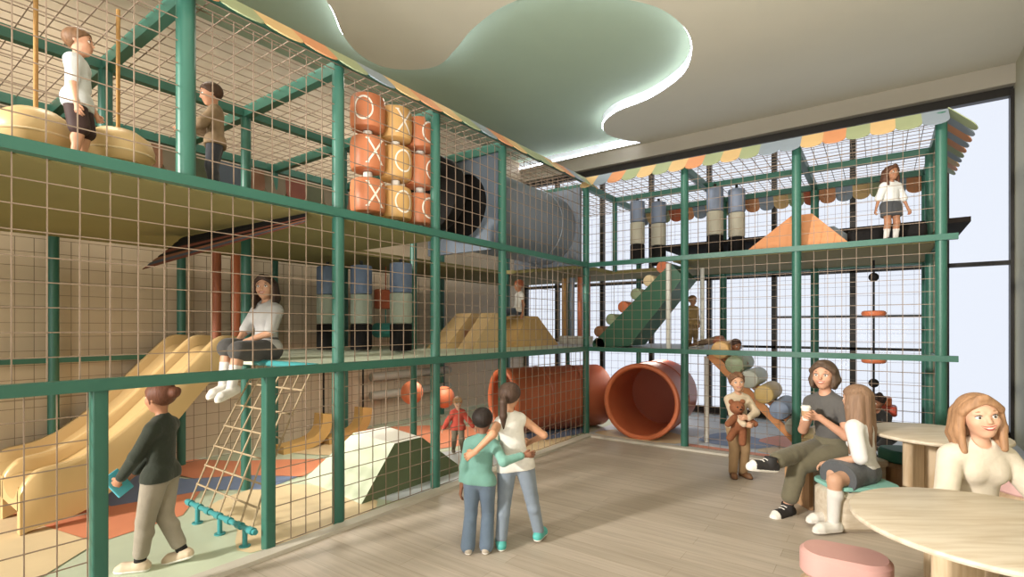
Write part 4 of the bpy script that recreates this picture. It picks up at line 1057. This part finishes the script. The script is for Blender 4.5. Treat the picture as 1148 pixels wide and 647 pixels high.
# 2 tall girl with ponytail, 3 child in teal, arms round one another
hp_, hl_ = 1.19, 1.02
loc = (*cw(.035, 3.73), 0); rz = facing(.02, 1); tl = (*cw(-.215, 3.66), 0); rzt = facing(.10, 1)
def L(p): return w2l(loc, rz, p)
def CP(r, d, z): return V((*cw(r, d), z))
person('girl', 'girl with a brown ponytail in white top and jeans, arm round the child in teal', 'person', loc, rz, hp_, .155, pel=(-.01, 0, .60), lean=(-.13, .02, 1), shw=.55,
       look=(-.35, 0, .08), hands={'L': (L(CP(-.255, 3.50, .745)), L(CP(-.1, 3.2, .80)) - L(CP(-.1, 3.6, .80))), 'R': (lz(.10, .20, .72), (1, -.6, 0))}, palms={'L': ((.3, 1, -.3), (-.8, .3, -.5)), 'R': ((-1, 0, 0), None)},
       feet={'L': (lz(-.115, -.05, .055), (0, 1, 0), (-.15, 1, 0)), 'R': (lz(.165, .08, .055), (0, 1, 0), (.4, 1, 0))}, skin_c='#c08a64', hair=('pony', '#4a362a'),
       top=(cl('white_top', '#d9d6cf', .35), 0, .008, -.035), bottom=(cl('jeans_light', '#7d8b9b', .4), 1.93, .006, .006), shoes=(mat('shoe_teal', '#3fb0aa', .5, .06), SOLE, .012), female=False, vox=.006, fing=.35)
loc = tl; rz = rzt
person('child', 'child with short dark hair in teal top and flared jeans, arm round the taller girl', 'person', tl, rzt, hl_, .168, pel=(-.02, 0, .495), lean=(.06, .02, 1),
       look=(-.1, 0, 0), hands={'R': (L(CP(.075, 3.585, .70)), (.3, -1, -.6)), 'L': (lz(-.155, .0, .43), (-.5, -1, 0))}, palms={'R': ((-.1, 1, 0), (1, .25, .05)), 'L': ((1, .3, 0), None)},
       feet={'L': (lz(-.095, -.05, .048), (0, 1, 0), (-.3, 1, 0)), 'R': (lz(.035, -.03, .048), (0, 1, 0), (.1, 1, 0))}, skin_c='#8a5a40', hair=('short', '#2a211d'),
       top=(cl('teal_top', '#6a9f93', .4), 1.9, .011, -.015), bottom=(cl('jeans_mid', '#5f7287', .4), 2.0, .008, .020), shoes=(mat('shoe_greybeige', '#b3a796', .6), SOLE, .012), vox=.006, fing=.35)
# 4 toddler in red
loc = (-.72, -2.05, .025); rz = facing(.25, -1)
person('toddler', 'blond toddler in a red padded jacket walking on the play floor', 'person', loc, rz, .70, .20, look=(0, -.05, .06), hands={'L': (lz(-.20, .05, .31), (-.6, -1, 0)), 'R': (lz(.20, .04, .30), (.6, -1, 0))},
       feet={'L': (lz(-.05, .06, .035), (0, 1, 0), (-.1, 1, 0)), 'R': (lz(.05, -.05, .035), (0, 1, 0), (.1, 1, 0))}, skin_c='#d3a284', hair=('fringe', '#b88a58'),
       top=(cl('red_jacket', '#b03a26', .5), 1.9, .026, -.04), bottom=(cl('grey_brown', '#6c6250'), 1.9, .010, 0), shoes=(mat('shoe_taupe', '#6f6456', .6), SOLE, .014), vox=.006)
# 5 woman on the edge of the middle deck
loc = (-1.0, -4.36, 1.307); rz = facing(-.38, -.8)
person('woman', 'woman in grey T-shirt sitting on the middle deck edge above the climbing net', 'person', loc, rz, 1.38, .150, pel=(0, 0, .085), lean=(.0, -.03, 1),
       look=(.55, 0, .05), hands={'L': (lz(-.04, .24, .17), (-1, -.8, 0)), 'R': (lz(.04, .25, .17), (1, -.8, 0))}, palms={'L': ((.3, 0, -1), None), 'R': ((-.3, 0, -1), None)},
       feet={'L': (lz(-.08, .40, -.22), (0, 1, .4), (-.1, 1, -.3)), 'R': (lz(.05, .38, -.20), (0, 1, .4), (.0, 1, -.35))}, skin_c='#c28e6c', hair=('bob', '#3d2a20', -.95),
       top=(cl('grey_tee', '#a9a8a6', .3), .85, .016, -.01), bottom=(cl('charcoal_shorts', '#4a4846', .3), .98, .016, .006), socks=(cl('sock_white', '#d4d1cc', .2), .62), shoes=(WSH, SOLE, .012), female=True, vox=.007, fing=.6)
# 6 girl with teddy bear
loc = (2.33, -.98, 0); rz = facing(.02, -1)
person('girl', 'small girl in beige top and tan trousers hugging a teddy bear', 'person', loc, rz, 1.10, .168, look=(-.22, .05, .12), lean=(0, -.02, 1),
       hands={'L': (lz(.0, .225, .665), (-1, .5, -.7)), 'R': (lz(.035, .225, .595), (1, .5, -.8))}, palms={'L': ((0, -1, 0), (1, .25, .1)), 'R': ((0, -1, 0), (-1, .25, -.05))},
       feet={'L': (lz(-.055, 0, .05), (0, 1, 0), (-.25, 1, 0)), 'R': (lz(.055, 0, .05), (0, 1, 0), (.25, 1, 0))}, skin_c='#d09c78', hair=('messy', '#7a5438'),
       top=(cl('beige_knit', '#c9b597', .4), 1.92, .014, -.01), bottom=(cl('tan_trousers', '#a9875c', .35), 1.96, .010, .008), shoes=(BRSH, mat('sole_brown', '#5d3f28', .6), .02), vox=.006)
TB = Field(); bx, by, bz = .055, .135, .60
TB.ell((bx, by, bz), (.085, .07, .11), None, .02); TB.ell((bx + .03, by + .03, bz + .165), (.075, .07, .07), None, .015); TB.ell((bx + .035, by + .095, bz + .15), (.032, .03, .028), None, .01)
for sg in (1, -1):
    TB.ell((bx + .03 + sg * .06, by + .02, bz + .225), (.028, .018, .028), None, .01)
    TB.cap((bx + sg * .06, by + .03, bz + .06), (bx + sg * .14, by + .06, bz - .0), .034, .032, 1, None, .015)
TB.cap((bx + .05, by + .02, bz - .07), (bx + .13, by + .08, bz - .14), .042, .036, 1, None, .015); TB.cap((bx - .03, by + .02, bz - .08), (bx - .0, by + .08, bz - .19), .042, .036, 1, None, .015)
x = TB.build('teddy_bear', mat('bear_fur', '#8f5430', .95, .15, 25, bump=.8, bscale=120), None, .006, 1); x.location = loc; x.rotation_euler = (0, 0, rz); tag(x, 'brown teddy bear hugged by the small girl before the mesh', 'teddy bear')
for px, pz, r in ((.012, .018, .009), (.055, .018, .009)):
    e = MB(); e.ell((bx + px, by + .092, bz + .17 + pz - .01), (r, r, r), n=8, k=6); e.build('eye', mat('bear_eye', '#15110f', .2), x, True)
e = MB(); e.ell((bx + .036, by + .125, bz + .158), (.013, .009, .009), n=8, k=6); e.build('nose', mat('bear_eye', '#15110f', .2), x, True)
# 7 woman with crossed legs and cup
def seat_loc(r, d): return (*cw(r, d), 0)
loc = seat_loc(2.79, 4.47); rz = facing(-.97, -.22); HW = 1.63
def L(p): return w2l(loc, rz, p)
def C3(x, d, y): r = (x - 574) / 572 * d; a = cw(r, d); return V((a[0], a[1], 1.6 - (y - 367) / 572 * d))
b7, j7 = person('woman', 'smiling woman in grey T-shirt and olive trousers sitting cross-legged on the bench', 'person', loc, rz, HW, .142, pel=(0, 0, .515), lean=(0, .10, 1), shw=.25,
       look=(.55, -.02, 0), hands={'L': (L(C3(918, 4.28, 468)), (-.5, -1, -.6)), 'R': (L(C3(908, 4.34, 466)), (1, -.6, -.6))}, palms={'L': ((.6, .2, .2), (.3, .9, .1)), 'R': ((-.8, .3, 0), (-.3, .9, .3))},
       feet={'L': (L(C3(882, 4.36, 570)), (0, 1, .5), (-.25, 1, -.05)), 'R': (L(C3(862, 4.16, 519)), (.1, .6, 1), (.05, 1, .12))}, skin_c='#c99272', hair=('bob', '#5a4636', -.45),
       top=(cl('slate_tee', '#5a5856', .25), .5, .006, -.02), bottom=(cl('olive_trousers', '#6c6650', .3), 1.72, .009, .006), shoes=(mat('canvas_black', '#2f2d2e', .7, .08), SOLE, .03), female=True, vox=.0065, fing=.9)
cp = b7.matrix_basis @ ((j7['WR']['R'] + j7['WR']['L']) * .5)
Mw = Matrix.Translation(loc) @ Matrix.Rotation(rz, 4, 'Z'); cpw = Mw @ (j7['WR']['R'] + V((-.035, .075, .02)))
ct = thing('paper_cup', 'white paper cup held by the woman with crossed legs', 'cup', cpw)
m = MB(); m.lathe([(.026, -.05), (.036, .055), (.033, .055), (.024, -.045)], (0, 0, 0), 20); m.build('body', WHITE, ct, True, 40)
m = MB(); m.lathe([(.039, .053), (.039, .062), (.034, .066), (.033, .074), (.01, .074)], (0, 0, 0), 20); m.build('lid', mat('cup_lid', '#e8e4dc', .4), ct, True, 40)
m = MB(); m.lathe([(.0315, -.015), (.0355, .03)], (0, 0, 0), 20); m.build('sleeve', mat('cup_sleeve', '#b38a60', .7), ct, True, 40)
# 8 long-haired girl on the teal stool, seen from behind
loc = seat_loc(2.87, 4.17); rz = facing(-.66, .75)
def L(p): return w2l(loc, rz, p)
person('girl', 'girl with very long light brown hair and grey skirt on the teal stool', 'person', loc, rz, 1.44, .150, pel=(0, 0, .41), lean=(.03, .06, 1), shw=-.10,
       look=(-.15, -.1, 0), hands={'L': (lz(-.20, .17, .50), (-.3, -1, -.5)), 'R': (lz(-.02, .27, .51), (1, -.8, 0))}, palms={'L': ((0, 0, -1), None), 'R': ((0, 0, -1), None)},
       feet={'L': (L(C3(934, 3.96, 587)), (-1, .25, .5), (-.8, .5, 0)), 'R': (L(C3(926, 4.12, 576)), (-1, .4, .5), (-.8, .5, 0))}, skin_c='#c99878', hair=('longback', '#8a6a50', -2.15),
       top=(cl('white_shirt', '#dddbd8', .35), .98, .016, -.005), skirt=(cl('grey_pleat', '#55585c', .5), .93, .022), socks=(cl('sock_white', '#d4d1cc', .2), .80), shoes=(WSH, SOLE, .012), vox=.0065, fing=.5)
# 9 blonde woman behind the near table
loc = seat_loc(2.73, 3.05); rz = facing(-.12, -1)
person('woman', 'smiling blonde woman in cream knit top leaning behind the near round table', 'person', loc, rz, 1.56, .150, pel=(0, 0, .445), lean=(.0, .16, 1),
       look=(-.20, .02, .14), hands={'L': (lz(.245, .40, .50), (.2, -1, .1)), 'R': (lz(.28, .37, .50), (1, -1, .1))} if False else {'L': (lz(-.15, .33, .48), (-1, -.5, .2)), 'R': (lz(.17, .33, .48), (1, -.5, .2))},
       palms={'L': ((0, 0, -1), (0, .6, -.6)), 'R': ((0, 0, -1), (0, .6, -.6))}, feet={'L': (lz(-.08, .36, .07), (0, 1, .4), (-.1, 1, 0)), 'R': (lz(.08, .36, .07), (0, 1, .4), (.1, 1, 0))},
       skin_c='#d8a382', hair=('bob', '#a67a52', -.88), top=(cl('cream_knit', '#d9cdb9', .35), 1.95, .014, -.05), bottom=(cl('cream_trousers', '#bfb29b'), 1.9, .008, 0), shoes=(WSH, SOLE, .012), female=True, vox=.0055, eyec='#4a3a28', lip='#b0524a')
# 10, 11 boys on the upper deck
loc = (-.24, -5.90, 2.54); rz = facing(.85, .35)
person('boy', 'boy in white T-shirt and black and red shorts standing on the top level', 'person', loc, rz, .80, .185, look=(0, 0, 0), hands={'R': (lz(.10, .03, .33), (.4, -1, 0)), 'L': (lz(-.09, .06, .35), (-.4, -1, 0))},
       skin_c='#c98f6c', hair=('short', '#7a5636'), top=(cl('white_tee2', '#cfd2d4', .3), .8, .020, -.06), bottom=(mat('shorts_black_red', '#3a2522', .7, .25, 6), .92, .014, .010), socks=(cl('sock_white', '#d4d1cc', .2), .2), shoes=(WSH, SOLE, .012), smile=False, vox=.0065)
loc = (-.30, -5.11, 2.54); rz = facing(-.85, -.45)
person('boy', 'boy in brown vest and dark jeans standing on the top level behind the tall post', 'person', loc, rz, .80, .19, look=(.1, -.25, 0), hands={'R': (lz(.05, .18, .50), (.6, -1, -.4)), 'L': (lz(-.06, .19, .44), (-.6, -1, -.4))},
       skin_c='#b57f5c', hair=('short', '#4a3222'), top=(mat('cloth_brown_vest', '#7d6648', .8, .3, 9, bump=.3, bscale=30), 1.85, .024, -.03), bottom=(cl('dark_jeans', '#34373e', .3), 1.95, .012, .006), shoes=(DKSH, SOLE, .014), smile=False, vox=.0065)
# 12 girl upstairs in the window wing
loc = (3.66, .20, 2.54); rz = facing(-.05, -1)
person('girl', 'girl in white blouse and dark skirt standing on the upper deck by the windows', 'person', loc, rz, .84, .185, look=(.15, 0, 0), hands={'R': (lz(.17, .02, .37), (.6, -1, 0)), 'L': (lz(-.17, .02, .37), (-.6, -1, 0))},
       skin_c='#a8714e', hair=('long', '#5a3826', -.95), top=(cl('white_blouse', '#d6d6d4', .3), 1.05, .022, .03), skirt=(cl('dark_skirt', '#44464a', .4), .62, .020), socks=(cl('sock_white', '#d4d1cc', .2), .62), shoes=(DKSH, DKSH, .014), smile=False, vox=.0065)
# 13 child sitting on the yellow mound
loc = (-1.12, -.18, 1.785); rz = facing(-.75, -.3)
person('child', 'red-haired child in white vest sitting on top of the yellow mound', 'person', loc, rz, .95, .18, pel=(0, 0, .075), lean=(0, -.12, 1), look=(.1, -.1, 0), hands={'R': (lz(.15, -.05, .03), (.5, -1, 0)), 'L': (lz(-.14, -.02, .03), (-.5, -1, 0))},
       feet={'R': (lz(.07, .38, -.06), (0, .2, 1), (.1, 1, .3)), 'L': (lz(-.07, .38, -.06), (0, .2, 1), (-.1, 1, .3))}, skin_c='#b5744c', hair=('short', '#9a4e28'),
       top=(cl('white_vest', '#d9d6ce', .3), .3, .016, -.02), bottom=(cl('navy_shorts', '#3c4654', .3), 1.7, .012, .004), shoes=(DKSH, SOLE, .014), smile=False, vox=.007)
# 14 small child on the middle deck
loc = (1.12, 1.5, 1.307); rz = facing(.2, -1)
person('toddler', 'small child in mustard clothes on the middle deck behind the white upright', 'person', loc, rz, .80, .19, skin_c='#b9825c', hair=('short', '#8a6238'), top=(cl('mustard', '#a8874e', .4), 1.9, .022, -.05), bottom=(cl('ochre_trousers', '#94774a'), 1.9, .014, 0), shoes=(BRSH, SOLE, .014), smile=False, vox=.008)
# 15 child climbing up the roller stair
loc = (2.22, .56, .80); rz = face(-1, .05)
person('child', 'dark-haired child crawling down the roller stair above the girl with the teddy bear', 'person', (1.78, .44, 1.33), face(1, -.25), .80, .19, pel=(0, 0, .10), lean=(0, .85, -.62), look=(-.5, -.35, 0), hands={'R': (lz(.15, .36, -.22), (.6, -.2, .6)), 'L': (lz(-.13, .38, -.24), (-.6, -.2, .6))},
       feet={'R': (lz(.09, -.34, .03), (0, .2, .4), (0, -1, -.2)), 'L': (lz(-.09, -.34, .03), (0, .2, .4), (0, -1, -.2))}, skin_c='#8a5636', hair=('short', '#3a241a'),
       top=(cl('rust_tee', '#8a4f36', .3), .8, .018, -.02), bottom=(cl('brown_trousers', '#6b5640'), 1.9, .012, 0), shoes=(BRSH, SOLE, .014), smile=False, vox=.007)
# 16 child in black behind the bead rope
loc = (3.62, .62, .012); rz = facing(-1, -.1)
person('child', 'dark-haired child in black crouching behind the mesh beside the bead rope', 'person', loc, rz, 1.0, .175, pel=(0, -.02, .30), lean=(0, .35, 1), look=(.2, -.2, 0), hands={'R': (lz(.12, .28, .40), (.6, -1, -.4)), 'L': (lz(-.12, .28, .40), (-.6, -1, -.4))},
       feet={'R': (lz(.10, .06, .05), (.2, 1, .2), (.1, 1, 0)), 'L': (lz(-.10, .02, .05), (-.2, 1, .2), (-.1, 1, 0))}, skin_c='#8f5d40', hair=('messy', '#2b1a14'),
       top=(cl('black_top', '#262423', .3), 1.9, .02, -.03), bottom=(cl('black_trousers', '#2b2928'), 1.9, .012, 0), shoes=(DKSH, DKSH, .014), smile=False, vox=.007)
# ------------------------------------------------------------------ light, sky, camera
w = bpy.data.worlds.new('sky'); SC.world = w; w.use_nodes = True
bg = w.node_tree.nodes['Background']; bg.inputs[0].default_value = (.84, .89, .99, 1); bg.inputs[1].default_value = 1.13
def area(name, loc, target, size, power, col=(1, 1, 1), sy=None, spread=PI):
    l = bpy.data.lights.new(name, 'AREA'); l.energy = power; l.size = size; l.color = col; l.spread = spread
    if sy: l.shape = 'RECTANGLE'; l.size_y = sy
    o = bpy.data.objects.new(name, l); COL.objects.link(o); o.location = loc
    o.rotation_euler = (V(target) - V(loc)).to_track_quat('-Z', 'Y').to_euler(); return o
area('key_light', (-3.2, -17.5, 5.0), (1.0, -3.5, .8), 1.0, 3800, (1, .93, .84))
area('front_fill_light', (4.6, -11.0, 2.6), (-1.6, -3.2, 2.0), 4.0, 90, (1, .95, .88), None, 1.15)
area('ceiling_fill_light', (3.4, -8.7, 1.0), (3.1, -4.6, 5.2), 2.5, 400, (1, .97, .92), None, 1.7)  # unseen uplight added behind the camera to brighten the ceiling
for x, y in ((2.6, -4.5), (3.8, -1.5), (2.0, -7.5)):
    area('ceiling_spot_light', (x, y, 5.1), (x, y, 0), .5, 14, (1, .90, .78))
for x, y, z in ((-1.6, -5.5, 5.2), (-1.6, -1.5, 5.2)):
    area('ceiling_spot_light', (x, y, 5.15), (x, y, 0), .8, 60, (1, .88, .74))
for x, y in ((-1.5, -3.4), (-1.6, -1.4), (.4, 1.1)):
    area('under_deck_fill', (x, y, 1.19), (x, y, 0), .7, 20, (1, .93, .82))  # hidden fill added below the middle deck to brighten the ground level
cam = bpy.data.cameras.new('camera'); co = bpy.data.objects.new('camera', cam); COL.objects.link(co)
co.location = (3.567, -6.831, 1.6); co.rotation_euler = (PI / 2, 0, math.atan2(.5854, .8108))
cam.sensor_width = 36; cam.lens = 572 / 1148 * 36; cam.shift_y = (367 - 323.5) / 1148; cam.clip_start = .05
SC.camera = co
SC.view_settings.view_transform = 'Standard'; SC.view_settings.look = 'None'; SC.view_settings.exposure = -.17
SC.cycles.use_denoising = True; SC.cycles.max_bounces = 8; SC.cycles.transparent_max_bounces = 16; SC.cycles.sample_clamp_indirect = 6
